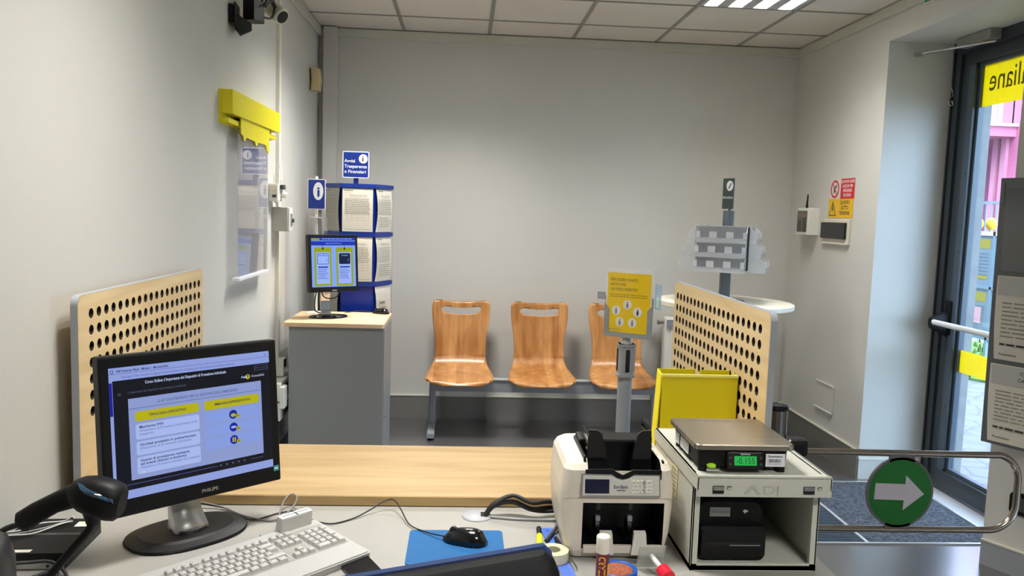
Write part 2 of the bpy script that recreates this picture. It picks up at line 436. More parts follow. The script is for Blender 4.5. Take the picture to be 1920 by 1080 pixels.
f.box(XD+.0045, XD+.006, yg0, yg1, 2.215, 2.455, BANDY)
# the shop name reads from the street; seen from indoors it is mirrored
Mt = frame((XD+.0035, YF-.262, 2.296), (0, 1, 0), (0, 0, 1))
f.text('Posteitaliane', 0, 0, .122, FILMINK, Mt, z=-.0002, align='RIGHT', sx=.80)
f.text('Posteitaliane', 0, 0, .122, FILMINK, Mt, z=.0030, align='RIGHT', sx=.80)
f.box(XD+.0045, XD+.006, yg0, yg1, .712, .84, BANDY)
f.build('yellow_film', dr)
# push bar
f = MB(); zb = .985
f.tube([(XD-.13, y1-.055, zb+.005), (XD-.13, y0+.06, zb+.005)], .016, WHITEP, seg=16, raw=True)
f.build('push_bar', dr)
f = MB()
for yy in (y1-.055, y0+.055):
    pr = [(-.10, .02), (-.04, .035), (.06, .03), (.13, .012), (.13, -.012), (-.10, -.02)]
    f.loft([[(XD-.036-.11*t*(1 if t < .9 else 1), yy+w*.8, zb + hh) for w, hh in ellipse(.028*(1-.25*t), .085*(1-.62*t)+.0, 14)] for t in (0, .35, .7, .9, 1.0)], BLACK)
    f.box(XD-.045, XD-.03, yy-.03, yy+.03, zb-.07, zb+.13, BLACK, bev=.006)
f.build('bar_bracket', dr)
# door closer with its arm
f = MB(); f.box(XD-.12, XD-.052, YF-.42, YF-.13, 2.545, 2.605-.006, mat('closer_grey', (150, 150, 145), .4), bev=.006)
f.build('door_closer', dr)
f = MB(); f.tube([(XD-.085, YF-.42, 2.532), (XD-.20, YF-.20, 2.528), (XD-.27, YF-.04, 2.528)], .007, SILVER, n=2, raw=True)
f.box(XD-.30, XD-.26, YF-.05, YF-.02, 2.515, 2.535, SILVER); f.build('closer_arm', dr)
f = MB(); f.tube([(XD-.055, YF-.03, 2.36), (XD-.075, YF-.045, 2.345), (XD-.07, YF-.05, 2.32), (XD-.055, YF-.035, 2.30), (XD-.08, YF-.04, 2.28), (XD-.085, YF-.05, 2.25), (XD-.06, YF-.05, 2.24), (XD-.06, YF-.035, 2.27)], .004, CHROME, n=6); f.build('hook', dr)
f = MB(); f.box(XR+.26, XD-.05, YN, YF, 0, .006, mat('sill_stone', (178, 180, 184), .35, var=.04)); struct(f.build('trim_6'))

# entrance mat, sunk in an aluminium frame
ALU = mat('matwell_aluminium', (214, 216, 220), .3, metal=.6)
MATR = mat('mat_carpet', (58, 64, 74), .95, var=.95, vs=75, bump=1, bs=260)
MATB = mat('mat_ribbed', (58, 70, 84), .8)
X0, X1, X2, Y0, Y1 = 1.30, 2.0, 2.69, 3.64, 4.52
em = thing('entrance_mat', 'dark entrance mat with pale metal edging in front of the glass door', 'doormat', ((X0+X2)/2, (Y0+Y1)/2, 0))
f = MB()
for a in ((X0-.012, X2+.012, Y0-.012, Y0), (X0-.012, X2+.012, Y1, Y1+.012), (X0-.012, X0, Y0, Y1), (X2, X2+.012, Y0, Y1), (X1-.008, X1+.008, Y0, Y1)): f.box(a[0], a[1], a[2], a[3], 0, .008, ALU)
f.build('edge_frame', em)
f = MB(); f.box(X1+.008, X2, Y0, Y1, 0, .006, MATR); f.build('carpet_field', em)
f = MB(); f.box(X0, X1-.008, Y0, Y1, 0, .002, MATB)
k = Y0
while k < Y1-.012: f.box(X0, X1-.008, k, k+.010, .002, .006, MATB); k += .020
f.build('ribbed_field', em)

# ---- ceiling lamps
LAMPB = mat('lamp_body', (196, 198, 196), .4)
REFL = mat('lamp_reflector', (225, 228, 226), .25, metal=.7)
for k, (a, c) in enumerate(LAMPS_G):
    t = thing('ceiling_lamp', 'unseen louvred four-tube fluorescent lamp set flush in the tiled ceiling', 'ceiling light', (a, c, H), group='fluorescent ceiling fittings')
    if k == 0: t['label'] = 'louvred fluorescent lamp in the ceiling seen at the top edge of the photo'; del t['group']
    f = MB(T(a, c, H)); f.box(-.29, .29, -.29, .29, .09, .10, LAMPB)
    for sx in (-1, 1): f.box(sx*.29, sx*.284, -.29, .29, .0, .09, LAMPB); f.box(-.29, .29, sx*.29, sx*.284, 0, .09, LAMPB)
    for xx in (-.15, 0, .15): f.box(xx-.033, xx+.033, -.284, .284, .002, .01, LAMPB); 
    for sx in (-1, 1): f.box(sx*.264, sx*.284, -.284, .284, .002, .01, LAMPB)
    f.build('housing', t)
    lv = MB(T(a, c, H))
    for q in (-.225, -.075, .075, .225):
        for sx in (-1, 1): lv.add([(q+sx*.041, -.284, .004), (q+sx*.041, .284, .004), (q+sx*.030, .284, .045), (q+sx*.030, -.284, .045)], [(0, 1, 2, 3)], REFL)
        y = -.26
        while y < .27:
            lv.add([(q-.041, y, .006), (q+.041, y, .006), (q+.030, y, .040), (q-.030, y, .040)], [(0, 1, 2, 3)], REFL); y += .065
        ld = bpy.data.lights.new('lamp_tube', 'AREA'); ld.shape = 'RECTANGLE'; ld.size = .056; ld.size_y = .56; ld.energy = LAMP_WATT*(.6, 1.4, 1.0, 2.0)[k]; ld.color = LAMP_COL; ld.spread = R(165)
        lo = bpy.data.objects.new('lamp_tube', ld); COL.objects.link(lo); lo.parent = t; lo.location = (q, 0, .046)
    lv.build('louvre', t)

# ================================================================== STREET
PAVE = bpy.data.materials.new('street_paving'); PAVE.use_nodes = True
def _pave():
    nt = PAVE.node_tree; b = nt.nodes['Principled BSDF']; b.inputs['Roughness'].default_value = .8
    tc = nt.nodes.new('ShaderNodeTexCoord'); v = nt.nodes.new('ShaderNodeTexVoronoi'); v.feature = 'DISTANCE_TO_EDGE'; v.inputs['Scale'].default_value = 6
    nt.links.new(tc.outputs['Object'], v.inputs['Vector'])
    r = nt.nodes.new('ShaderNodeValToRGB'); r.color_ramp.elements[0].position = .0; r.color_ramp.elements[1].position = .09
    r.color_ramp.elements[0].color = lin((92, 88, 90)); r.color_ramp.elements[1].color = lin((118, 114, 116))
    nt.links.new(v.outputs[0], r.inputs[0]); nt.links.new(r.outputs[0], b.inputs['Base Color'])
_pave()
b = MB(); b.box(3.42, 26, -8, 34, -.10, -.02, PAVE); b.box(3.05, 3.42, 2.95, 34, -.10, -.02, PAVE)
o = b.build('street_paving'); tag(o, 'pale stone paving of the street outside the glass door', 'paving')
STONE = mat('stone_jamb', (128, 128, 128), .8, var=.10, vs=14, bump=.5, bs=60)
b = MB(); b.box(XD+.055, 3.045, YF-.05, YF+.0, -.01, 2.6, STONE); b.box(XD+.055, 3.045, YN, YN+.03, -.01, 2.6, STONE)
b.box(3.036, 3.050, YF, 30, -.01, 5.5, STONE); b.box(3.036, 3.050, 2.95, YN, -.01, 5.5, STONE); b.box(3.036, 3.050, YN, YF, 2.6, 5.5, STONE)
struct(b.build('wall_outside'))
b = MB(); b.box(XD+.055, 3.05, YN+.03, YF-.05, -.10, -.02, PAVE); struct(b.build('trim_8'))
GRASS = mat('grass', (92, 118, 50), .9, var=.35, vs=9, bump=1, bs=50)
Mg = frame((0, 0, 0), (.848, .530, 0), (-.530, .848, 0))
b = MB(Mg); b.box(8.55, 11.3, -1.5, 6.5, -.02, .005, GRASS)
gr = b.build('grass_strip'); tag(gr, 'strip of green grass across the street paving', 'grass'); gr['kind'] = 'stuff'
b = MB(Mg)
for k in range(3000):
    x, y = random.uniform(8.57, 11.28), random.uniform(0, 6.4); h = random.uniform(.03, .10); w = .02; a = random.random()*6.3
    b.add([(x-w*math.cos(a), y-w*math.sin(a), .005), (x+w*math.cos(a), y+w*math.sin(a), .005), (x+.03*math.sin(a), y+.03*math.cos(a), h)], [(0, 1, 2)], GRASS)
b.build('blades', gr)
# pink house across the street
PINK = mat('pink_render', (188, 100, 132), .85, var=.03, vs=1.5)
PINKL = mat('pink_trim', (196, 124, 148), .8)
PINKD = mat('pink_recess', (176, 84, 122), .85)
hs = thing('pink_house', 'pink rendered house with a balcony across the street', 'house', (11, 15, 0))
X = 10.0
b = MB(); b.box(X, X+4, 11.5, 14.45, 0, 5.6, PINK); b.box(X, X+4, 14.45, 24, 3.2, 5.6, PINK); b.box(X+.9, X+4, 14.45, 24, 0, 3.2, PINKD); b.build('wall', hs)
b = MB(); b.box(X-.06, X+.04, 14.36, 14.50, 0, 3.2, PINKL); b.box(X-.06, X+.04, 14.62, 14.74, 0, 3.2, PINKL); b.box(X, X+4, 14.30, 14.34, 3.4, 5.5, PINKL); b.build('pilaster', hs)
b = MB(); b.box(X-.9, X+.05, 14.2, 17.5, 3.2, 3.38, PINKL); b.box(X-.93, X+.05, 14.15, 17.55, 3.38, 3.43, WHITEP); b.build('balcony_slab', hs)
RAIL = mat('railing_metal', (120, 130, 140), .5)
b = MB(); b.box(X-.90, X-.87, 14.2, 17.5, 4.36, 4.40, RAIL); b.box(X-.90, X-.87, 14.2, 17.5, 3.48, 3.50, RAIL)
y = 14.2
while y < 17.5: b.box(X-.895, X-.88, y, y+.015, 3.43, 4.4, RAIL); y += .11
b.build('balcony_railing', hs)
b = MB(); b.box(X-.01, X+.02, 14.62, 14.74, 3.45, 5.4, WHITEP); b.box(X-.01, X+.02, 14.78, 15.6, 3.45, 5.4, mat('shutter', (206, 190, 214), .7)); b.build('balcony_door', hs)
b = MB(); b.box(X-1.6, X-1.57, 10, 20, 1.92, 1.96, RAIL)
y = 10
while y < 20: b.box(X-1.6, X-1.58, y, y+.02, .2, 1.92, RAIL); y += .13
o = b.build('street_railing'); tag(o, 'grey metal railing in front of the pink house', 'railing')
pb = thing('balcony_planter', 'planter of pale foliage on the pink house balcony railing', 'planter', (X-1.0, 15.0, 3.5))
b = MB(); b.box(X-1.10, X-.96, 14.25, 16.5, 3.50, 3.60, mat('planter_white', (210, 214, 214), .7)); b.build('trough', pb)
LEAF = mat('planter_leaf', (120, 140, 122), .8, var=.4, vs=20)
b = MB()
for k in range(260):
    c = Vector((X-1.0+random.uniform(-.12, .12), random.uniform(14.25, 16.5), 3.62+random.uniform(-.14, .16))); a = random.random()*6.3; q = random.random()*3
    u = Vector((math.cos(a), math.sin(a)*math.cos(q), math.sin(q)))*.05; w = Vector((-math.sin(a), math.cos(a), .4))*.03
    b.add([c-u, c+w, c+u, c-w], [(0, 1, 2, 3)], LEAF)
b.build('foliage', pb)
# notice board with two round finials
nb = thing('notice_board', 'glazed street notice board with yellow headings outside the door', 'notice board', (6.0, 8.9, 0))
ND = mat('notice_frame', (120, 146, 164), .4)
b = MB()
for y in (9.26, 8.70, 8.20):
    b.box(5.98, 6.03, y-.02, y+.02, 0, 1.50, ND)
b.box(5.98, 6.03, 8.2, 9.28, 1.45, 1.50, mat('notice_top', (226, 196, 180), .6)); b.box(5.98, 6.03, 8.2, 9.28, .26, .30, ND); b.box(5.98, 6.03, 8.2, 9.28, .84, .87, ND)
b.build('frame', nb)
for (ya, yb_, za, zb_, col) in ((9.24, 8.72, .87, 1.45, 0), (9.24, 8.72, .30, .84, 1), (8.68, 8.22, .87, 1.45, 2), (8.68, 8.22, .30, .84, 3)):
    b = MB(frame((5.995, ya, za), (0, -1, 0), (0, 0, 1))); W_, H_ = ya-yb_, zb_-za
    b.box(0, W_, 0, H_, -.01, 0, mat('notice_sheet', (128, 142, 156), .7)); b.rect(.04, W_-.05, H_-.15, H_-.04, .002, mat('notice_heading', (168, 150, 40), .6))
    b.lines(.05, W_-.06, H_-.2, .1, 7, mat('notice_print', (100, 116, 134), .8), z=.002)
    if col == 0: b.rect(.03, W_-.06, .08, .12, .003, mat('notice_heading', (168, 150, 40), .6))
    if col == 1: b.rect(W_*.55, W_*.78, H_*.25, H_*.6, .003, mat('notice_pink', (226, 170, 180), .7))
    b.build('notice_sheet', nb)
for y in (9.03, 8.80):
    b = MB(); b.ball((6.0, y, 1.585), .058, mat('finial_yellow', (196, 160, 20), .5), sz=1.25); b.cyl((6.0, y, 1.47), (6.0, y, 1.54), .02, ND); b.build('finial', nb)

# ================================================================== LEFT WALL
# yellow display rail with a clear hanging pocket
sg = thing('display_rail', 'yellow metal display rail mounted high on the left wall', 'display rail', (XL, 4.1, 1.93))
ya, yb_ = 3.55, 4.405
f = MB()
f.box(XL, XL+.012, ya-.03, yb_+.0, 1.886, 2.03, YELLOW)
f.box(XL+.012, XL+.058, ya-.025, yb_, 1.928, 2.03, YELLOW, bev=.001)
f.box(XL+.012, XL+.040, ya-.02, yb_, 1.890, 1.910, YELLOW)
f.build('rail', sg)
f = MB(); P0 = [(3.86, 1.925), (4.38, 1.925), (4.38, 1.815), (4.36, 1.800), (4.335, 1.815), (4.31, 1.84), (4.16, 1.84), (4.14, 1.822), (4.12, 1.822), (4.10, 1.84), (3.95, 1.845), (3.93, 1.828), (3.91, 1.828), (3.90, 1.848), (3.86, 1.855)]
f.prism([(p[0]-.175, p[1]) for p in P0], 0, .006, YELLOW, frame((XL+.044, 0, .003), (0, 1, 0), (0, 0, 1)))
f.build('hanger_clip', sg)
ACR = clear('acrylic_sheet', (246, 246, 248), 1.5, .01, haze=.22, hazecol=(205, 205, 208))  # pale grey haze mixed in to stand for the sheet's light reflections
pk = MB(); pk.box(XL+.040, XL+.043, 3.665, 4.205, 1.215, 1.875, ACR)
pk.box(XL+.020, XL+.056, 3.64, 4.18, 1.200, 1.214, WHITEP, bev=.002)
o = pk.build('poster_pocket'); tag(o, 'empty clear acrylic poster pocket hanging under the yellow rail', 'poster holder')
# cable trunking with junction boxes
f = MB(); f.box(XL, XL+.020, 4.56, 4.605, 0, H-.064, WHITE, bev=.002); f.box(XL, XL+.012, 4.615, 4.63, .62, 1.72, WHITE); struct(f.build('trim_7'))
jb = thing('alarm_junction', 'small white wall sensor with cables beside the clear poster pocket', 'sensor', (XL, 4.46, 1.57))
f = MB(); f.box(XL, XL+.05, 4.40, 4.50, 1.565, 1.66, WHITE, bev=.004); f.box(XL+.006, XL+.044, 4.396, 4.401, 1.62, 1.65, OFFWHITE); f.box(XL+.020, XL+.040, 4.396, 4.401, 1.585, 1.60, DGREY); f.build('housing', jb)
f = MB(); f.cyl((XL+.05, 4.48, 1.605), (XL+.085, 4.47, 1.595), .020, WHITE, .016); f.box(XL+.05, XL+.070, 4.44, 4.50, 1.63, 1.655, DGREY, bev=.002); f.build('sensor_eye', jb)
f = MB(); f.tube([(XL+.045, 4.48, 1.66), (XL+.05, 4.49, 1.70), (XL+.03, 4.54, 1.76)], .005, WHITE); f.build('cable', jb)
f = MB(); f.tube([(XL+.02, 4.46, 1.565), (XL+.035, 4.46, 1.545), (XL+.03, 4.47, 1.535)], .006, WHITE); f.build('cable', jb)
gb = thing('grey_wall_box', 'grey switch box projecting from the left wall below the sensor', 'switch box', (XL, 4.53, 1.40))
f = MB(); f.box(XL, XL+.088, 4.47, 4.555, 1.402, 1.534, mat('box_grey', (176, 176, 164), .5), bev=.003); f.build('housing', gb)
f = MB(); f.box(XL+.088, XL+.096, 4.475, 4.555, 1.405, 1.531, WHITE, bev=.002); f.build('cover', gb)
f = MB(); f.cyl((XL+.096, 4.515, 1.462), (XL+.112, 4.515, 1.462), .011, DGREY); f.box(XL+.096, XL+.102, 4.50, 4.53, 1.43, 1.50, GREYM); f.build('switch', gb)
sk = thing('socket_cluster', 'cluster of white power sockets on the left wall beside the grey cabinet', 'power socket', (XL, 4.5, .40))
f = MB(); f.box(XL, XL+.055, 4.53, 4.60, .58, .68, WHITE, bev=.004); f.box(XL+.055, XL+.058, 4.54, 4.59, .63, .67, BLACKM); f.ball((XL+.062, 4.58, .605), .018, WHITE); f.build('adapter', sk)
for z in (.475, .365):
    f = MB(); f.box(XL, XL+.075, 4.36, 4.58, z, z+.10, WHITE, bev=.006); f.box(XL+.075, XL+.079, 4.46, 4.56, z+.02, z+.08, DGREY, bev=.002); f.build('socket', sk)
f = MB(); f.box(XL+.075, XL+.102, 4.34, 4.42, .44, .56, WHITE, bev=.005); f.build('plug', sk)
# security camera and black bracket
cm = thing('security_camera', 'cream bullet security camera pointing down from the left wall', 'camera', (XL, 4.1, 2.5))
CREAM = mat('cream_plastic', (206, 204, 178), .4)
p1 = Vector((-.882, 3.94, 2.432)); p0 = Vector((-.975, 3.99, 2.505)); d = (p1-p0).normalized()
f = MB(); f.cyl(p0, p1, .035, CREAM, .040, seg=28); f.cyl(p0-d*.02, p0, .024, CREAM, .035, seg=28); f.build('body', cm)
f = MB(); f.cyl(p1, p1+d*.006, .040, WHITE, .036, seg=28); f.build('front_ring', cm)
f = MB(); f.cyl(p1+d*.006, p1+d*.010, .030, BLACKG, seg=28); f.build('lens', cm)
sh = p1 + Vector((.006, .0, .012)); f = MB()
f.tube([p0 + Vector((.0, 0, .03)), p0+Vector((-.02, .02, .08)), Vector((XL+.01, 4.05, 2.62))], .010, CREAM); f.cyl((XL, 4.05, 2.62), (XL+.02, 4.05, 2.62), .035, CREAM); f.build('mount', cm)
bb = thing('black_sensor', 'black box sensor on an angled bracket on the left wall near the camera', 'sensor', (XL, 3.72, 2.36))
f = MB(); f.box(-.003, .003, -.055, .055, -.075, .04, BLACK, frame((XL+.022, 3.72, 2.385), (1, .1, 0), (0, 1, 0)), bev=.001); f.box(XL, XL+.02, 3.66, 3.74, 2.335, 2.415, BLACK, bev=.002)
f.prism([(0, 0), (.075, -.04), (.075, -.07), (.03, -.095), (0, -.045)], 0, .035, BLACK, frame((XL+.005, 3.72, 2.385), (.8, .35, 0), (0, 0, 1))); f.build('bracket', bb)
f = MB(); f.box(-.028, .028, -.045, .045, -.04, .055, BLACK, frame((XL+.075, 3.80, 2.410), (1, -.3, 0), (.3, 1, 0)), bev=.003); f.build('housing', bb)
f = MB()
for k in range(5): f.tube([(XL+.08+.012*k, 3.80, 2.44), (XL+.06+.02*k, 3.84+.01*k, 2.50), (XL+.03+.03*k, 3.9, 2.60), (XL+.02+.02*k, 3.95, 2.75)], .005, RUBBER)
f.tube([(XL+.11, 3.83, 2.40), (XL+.135, 3.88, 2.41), (XL+.14, 3.92, 2.47), (XL+.12, 3.96, 2.52)], .005, RUBBER); f.tube([(XL+.13, 3.88, 2.50), (XL+.145, 3.93, 2.46), (XL+.155, 3.98, 2.43)], .010, RUBBER)
f.build('cable', bb)
# small cream alarm detector in the corner
al = MB(); al.loft([[(XL+.0+.05*t*0+x*1.0, 5.55 - .0 + y, z) for x, y in rrect(.06+.0*t, .085, .012, 3, .03 + (.012*math.sin(math.pi*t)), 0)] for t, z in ((0, 2.315), (.15, 2.318), (.5, 2.39), (.85, 2.455), (1, 2.46))], mat('aged_cream', (204, 186, 140), .5), smooth=False)
o = al.build('motion_detector'); tag(o, 'yellowed cream motion detector high in the left corner', 'detector')

# ================================================================== RIGHT WALL
def onwallR(y, z, off=0): return frame((XR-off, y, z), (0, -1, 0), (0, 0, 1))      # x runs toward the viewer's right, y up, z into the room
s1 = MB(onwallR(5.225, 1.70)); W_ = .34
s1.box(0, W_, 0, .128, 0, .003, mat('sign_white', (214, 208, 200), .5)); s1.rect(.155, W_, .0, .128, .0035, RED)
s1.ring(ellipse(.058, .058, 28, .073, .064), ellipse(.046, .046, 28, .073, .064), .003, .0038, RED)
s1.add([(.035, .098, .0039), (.041, .104, .0039), (.111, .030, .0039), (.105, .024, .0039)], [(0, 1, 2, 3)], RED)
s1.poly([(.06, .04), (.075, .04), (.082, .07), (.07, .085), (.06, .07)], .0036, INKD); s1.poly([(.078, .082), (.10, .095), (.095, .075), (.085, .07)], .0036, INKD)
for k, t_ in enumerate(('QUI NON USARE', 'ACQUA PER', 'SPEGNERE', 'INCENDI')): s1.text(t_, .2475, .101-.029*k, .019, WHITEP, z=.0042, align='CENTER', bold=True, sx=.86 if k == 0 else .95)
o = s1.build('safety_sign'); tag(o, 'red and white no-water safety sign on the right wall', 'sign')
s2 = MB(onwallR(5.23, 1.578)); W_ = .335
s2.box(0, W_, 0, .122, 0, .003, mat('warning_yellow', (232, 184, 20), .45))
s2.ring([(.012, .012), (.115, .012), (.0635, .110)], [(.022, .018), (.105, .018), (.0635, .096)], .003, .0036, INKD)
s2.poly([(.060, .080), (.072, .084), (.066, .060), (.076, .062), (.060, .030), (.062, .050), (.054, .048)], .0036, INKD)
for k, t_ in enumerate(('QUADRO', 'SOTTO', 'TENSIONE')): s2.text(t_, .228, .088-.034*k, .023, INKD, z=.0036, align='CENTER', bold=True, sx=.92)
o = s2.build('warning_sign'); tag(o, 'yellow high voltage warning sign below the red sign', 'sign')
# breaker panel
bp = thing('breaker_panel', 'flush electrical panel with a black cover under the yellow warning sign', 'electrical panel', (XR, 5.09, 1.41))
f = MB(onwallR(5.265, 1.405)); f.box(0, .36, 0, .163, 0, .014, OFFWHITE, bev=.004); f.box(.0, .35, .0, .012, .014, .022, OFFWHITE, bev=.003); f.build('frame', bp)
f = MB(onwallR(5.265, 1.405)); f.box(-.005, .335, .036, .142, .014, .030, mat('smoked_cover', (22, 22, 26), .2), bev=.004); f.build('cover', bp)
# white intercom/alarm unit
iu = thing('alarm_unit', 'white wall box with a smoked window and short antenna left of the warning signs', 'alarm box', (XR, 5.45, 1.46))
f = MB(onwallR(5.53, 1.455)); f.box(0, .175, 0, .185, 0, .085, WHITE, bev=.006); f.build('housing', iu)
f = MB(frame((XR-.075, 5.531, 1.462), (-1, 0, 0), (0, 0, 1)))
iu2 = MB(onwallR(5.53, 1.455)); iu2.box(.012, .165, .02, .165, .085, .088, mat('smoked_window', (96, 92, 86), .15)); iu2.box(.02, .157, .12, .15, .088, .0895, mat('brown_strip', (120, 96, 80), .3)); iu2.box(.03, .075, .03, .10, .088, .0895, DGREY); iu2.box(.10, .15, .03, .11, .088, .0895, DGREY)
iu2.build('window', iu)
f = MB(); f.cyl((XR-.045, 5.47, 1.64), (XR-.045, 5.47, 1.67), .010, BLACK, .007); f.cyl((XR-.045, 5.47, 1.67), (XR-.045, 5.465, 1.735), .007, BLACK, .004); f.build('antenna', iu)
# painted-over hatch low on the wall
f = MB(onwallR(5.235, .30)); f.box(0, .27, 0, .185, 0, .008, WALL, bev=.004); f.box(.02, .25, .175, .187, .006, .014, WALL, bev=.003); f.box(.01, .26, -.004, .008, .004, .016, WALL, bev=.003)
o = f.build('wall_vent'); tag(o, 'wall-coloured cover plate low on the right wall', 'cover plate')
# exit sign over the door
f = MB(); f.box(XR-.03, XR, 4.02, 4.22, 2.712, 2.775, WHITE, bev=.003); f.box(XR-.033, XR-.03, 4.03, 4.21, 2.716, 2.770, mat('exit_green', (0, 130, 70), .4)); f.box(XR-.034, XR-.033, 4.08, 4.13, 2.73, 2.76, WHITEP)
o = f.build('exit_sign'); tag(o, 'green exit sign high above the entrance recess', 'sign')

# ================================================================== NOTICE PANEL ON THE SPLAYED WALL
sd_ = Vector((JX-XR, JY-YN, 0)).normalized()
pn = thing('notice_holder', 'grey wall panel holding printed A4 notices beside the entrance door', 'notice panel', (2.39, 3.40, .58))
PG = mat('panel_grey', (98, 102, 104), .3)
Mp = frame((2.374, 3.413, .585), sd_, (-.021, -.006, 1.17))
f = MB(Mp); f.box(0, .62, 0, 1.18, 0, .014, PG, bev=.002); f.box(.018, .022, 1.06, 1.16, .014, .0155, DGREY); f.build('backboard', pn)
def sheet(y0, y1, head, sub, para, foot, name='notice_sheet'):
    f = MB(Mp)
    n = 8; rows = []; W = .50
    for i in range(n+1):
        t = i/n; bow = .010*math.sin(math.pi*t)*(1-.0)
        rows.append([(.030-.012*math.sin(math.pi*t)*0 - .010*t, y0+(y1-y0)*t, .018+bow), (.030+W, y0+(y1-y0)*t, .016+bow*.6)])
    vs = [p for r in rows for p in r]
    f.add(vs, [(2*i, 2*i+1, 2*i+3, 2*i+2) for i in range(n)], PAPER, smooth=True)
    z = .0305; h = y1-y0
    f.rect(.032, .53, y1-.085, y1-.004, .0300, mat('sheet_header', (196, 194, 190), .7))
    for k, t_ in enumerate(head): f.text(t_, .29, y1-.034-.030*k, .0145, INKD, z=z, align='CENTER', bold=True)
    if sub: f.text(sub, .29, y1-.080, .007, INKD, z=z, align='CENTER')
    f.lines(.055, .50, y1-.115, y0+.09, 9, INK, z=z, t=.28, ragged=.2); f.lines(.055, .40, y0+.075, y0+.06, 1, INKD, z=z, t=.6)
    f.text('Posteitaliane', .055, y0+.022, .010, INKD, z=z, bold=True)
    return f.build(name, pn)
sheet(.385, .755, ('ATTESTAZIONE', 'PATRIMONIALE'), None, 9, None)
sheet(.015, .365, ('CESSAZIONE DELLA VALIDITÀ', "CARTA D'IDENTITÀ CARTACEA"), 'informazioni per i cittadini', 9, None)
f = MB(Mp); n = 8; vs = []
for i in range(n+1):
    t = i/n; bow = .010*math.sin(math.pi*t); vs += [(.030, .775+.36*t, .018+bow), (.56, .775+.36*t, .016+bow)]
f.add(vs, [(2*i, 2*i+1, 2*i+3, 2*i+2) for i in range(n)], mat('empty_pocket', (92, 94, 98), .08, coat=1), smooth=True); f.build('empty_pocket', pn)
Mh = frame((XR+sd_.x*.105, YN+sd_.y*.105, .285), sd_, (0, 0, 1))
f = MB(Mh); f.prism(rrect(.10, .10, .02, 5, .05, .045), 0, .012, BLACK); f.prism(rrect(.06, .06, .012, 5, .05, .045), .012, .016, DGREY)
o = f.build('recessed_handle'); tag(o, 'black recessed plastic fitting low on the pale wall below the notices', 'wall fitting')

# ================================================================== PERFORATED SIDE SCREENS
def pegboard(name, label, xface, sign, felt, rotx=0):
    """upright board 1 m long seen from the side SIGN (+1: face looks to +x)"""
    L, z0, z1, y0 = 1.0, .42, 1.295, 2.125
    t = thing(name, label, 'divider screen', (xface, y0+L/2, z0), group=None)
    Mx = frame((xface, y0, 0), (0, 1, 0), (0, 0, 1))        # local x along the board, y up, z = +x in the world
    th = .010
    def Z(a): return a if sign > 0 else -a
    # wood sheet: perforated grid plus a surround
    P = .0463; PZ = .0447; nx, nz = 20, 7; gx0 = .074; gz1 = 1.242; r = .0138
    f = MB(Mx); seg = 16
    bx0, bx1 = gx0-P/2, gx0+P*(nx-1)+P/2; bz1, bz0 = gz1+PZ/2, gz1-PZ*(nz-1)-PZ/2
    for zz in (th, 0.0):
        z_ = Z(zz)
        for i in range(nx):
            for j in range(nz):
                cx, cz = gx0+P*i, gz1-PZ*j; vs = []; 
                for k in range(seg):
                    a = 2*math.pi*(k+.5)/seg; vs.append((cx+r*math.cos(a), cz+r*math.sin(a), z_))
                    q = max(abs(math.cos(a)), abs(math.sin(a)))
                for k in range(seg):
                    a = 2*math.pi*(k+.5)/seg; c_, s_ = math.cos(a), math.sin(a); q = max(abs(c_), abs(s_)); vs.append((cx+P/2*c_/q, cz+PZ/2*s_/q, z_))
                vs += [(cx+P/2, cz+PZ/2, z_), (cx-P/2, cz+PZ/2, z_), (cx-P/2, cz-PZ/2, z_), (cx+P/2, cz-PZ/2, z_)]
                fs = [(k, seg+k, seg+(k+1) % seg, (k+1) % seg) for k in range(seg)]
                fs += [(seg+1, 2*seg, seg+2), (seg+5, 2*seg+1, seg+6), (seg+9, 2*seg+2, seg+10), (seg+13, 2*seg+3, seg+14)]
                f.add(vs, fs, MAPLE_SIDE)
                if zz == 0: 
                    vv = [(cx+r*math.cos(2*math.pi*(k+.5)/seg), cz+r*math.sin(2*math.pi*(k+.5)/seg), w) for w in (0, Z(th)) for k in range(seg)]
                    f.add(vv, [(k, (k+1) % seg, seg+(k+1) % seg, seg+k) for k in range(seg)], mat('hole_edge', (40, 32, 26), .8), smooth=True)
        # surround
        out = rrect(L, z1-z0, .025, 8, L/2, (z0+z1)/2)
        def ray(p):    # matching point on the inner rectangle
            cx, cz = (bx0+bx1)/2, (bz0+bz1)/2
            return (min(max(p[0], bx0), bx1), min(max(p[1], bz0), bz1))
        n = len(out); inn = [ray(p) for p in out]
        vs = [(p[0], p[1], z_) for p in out]+[(p[0], p[1], z_) for p in inn]
        # corners of the inner rectangle take the rounded corner fans
        fs = []
        for i in range(n):
            j = (i+1) % n
            if inn[i] == inn[j]: fs.append((i, j, n+i))
            else: fs.append((i, j, n+j, n+i))
        f.add(vs, fs, MAPLE_SIDE)
    o = f.build('wood_sheet', t)
    f = MB(Mx); out = rrect(L, z1-z0, .025, 8, L/2, (z0+z1)/2); f.prism(out if sign > 0 else out, Z(-.004), Z(-.001), BLACKM)
    f.build('felt_lining', t)
    f = MB(Mx); o1 = rrect(L+.003, z1-z0+.003, .0265, 8, L/2, (z0+z1)/2); i1 = rrect(L-.001, z1-z0-.001, .0245, 8, L/2, (z0+z1)/2)
    f.ring(o1, i1, Z(-.009), Z(th-.0005), GREYF); f.prism(rrect(L-.001, z1-z0-.001, .0245, 8, L/2, (z0+z1)/2), Z(-.009), Z(-.006), MAPLE_SIDE)
    f.build('edge_band', t)
    for yy in (y0+.12, y0+L-.12):
        f = MB(); f.box(xface-Z(.0095)-.010*sign, xface-Z(.0095), yy-.03, yy+.03, .43, .62, SILVER, bev=.003); f.build('bracket', t)
    return t
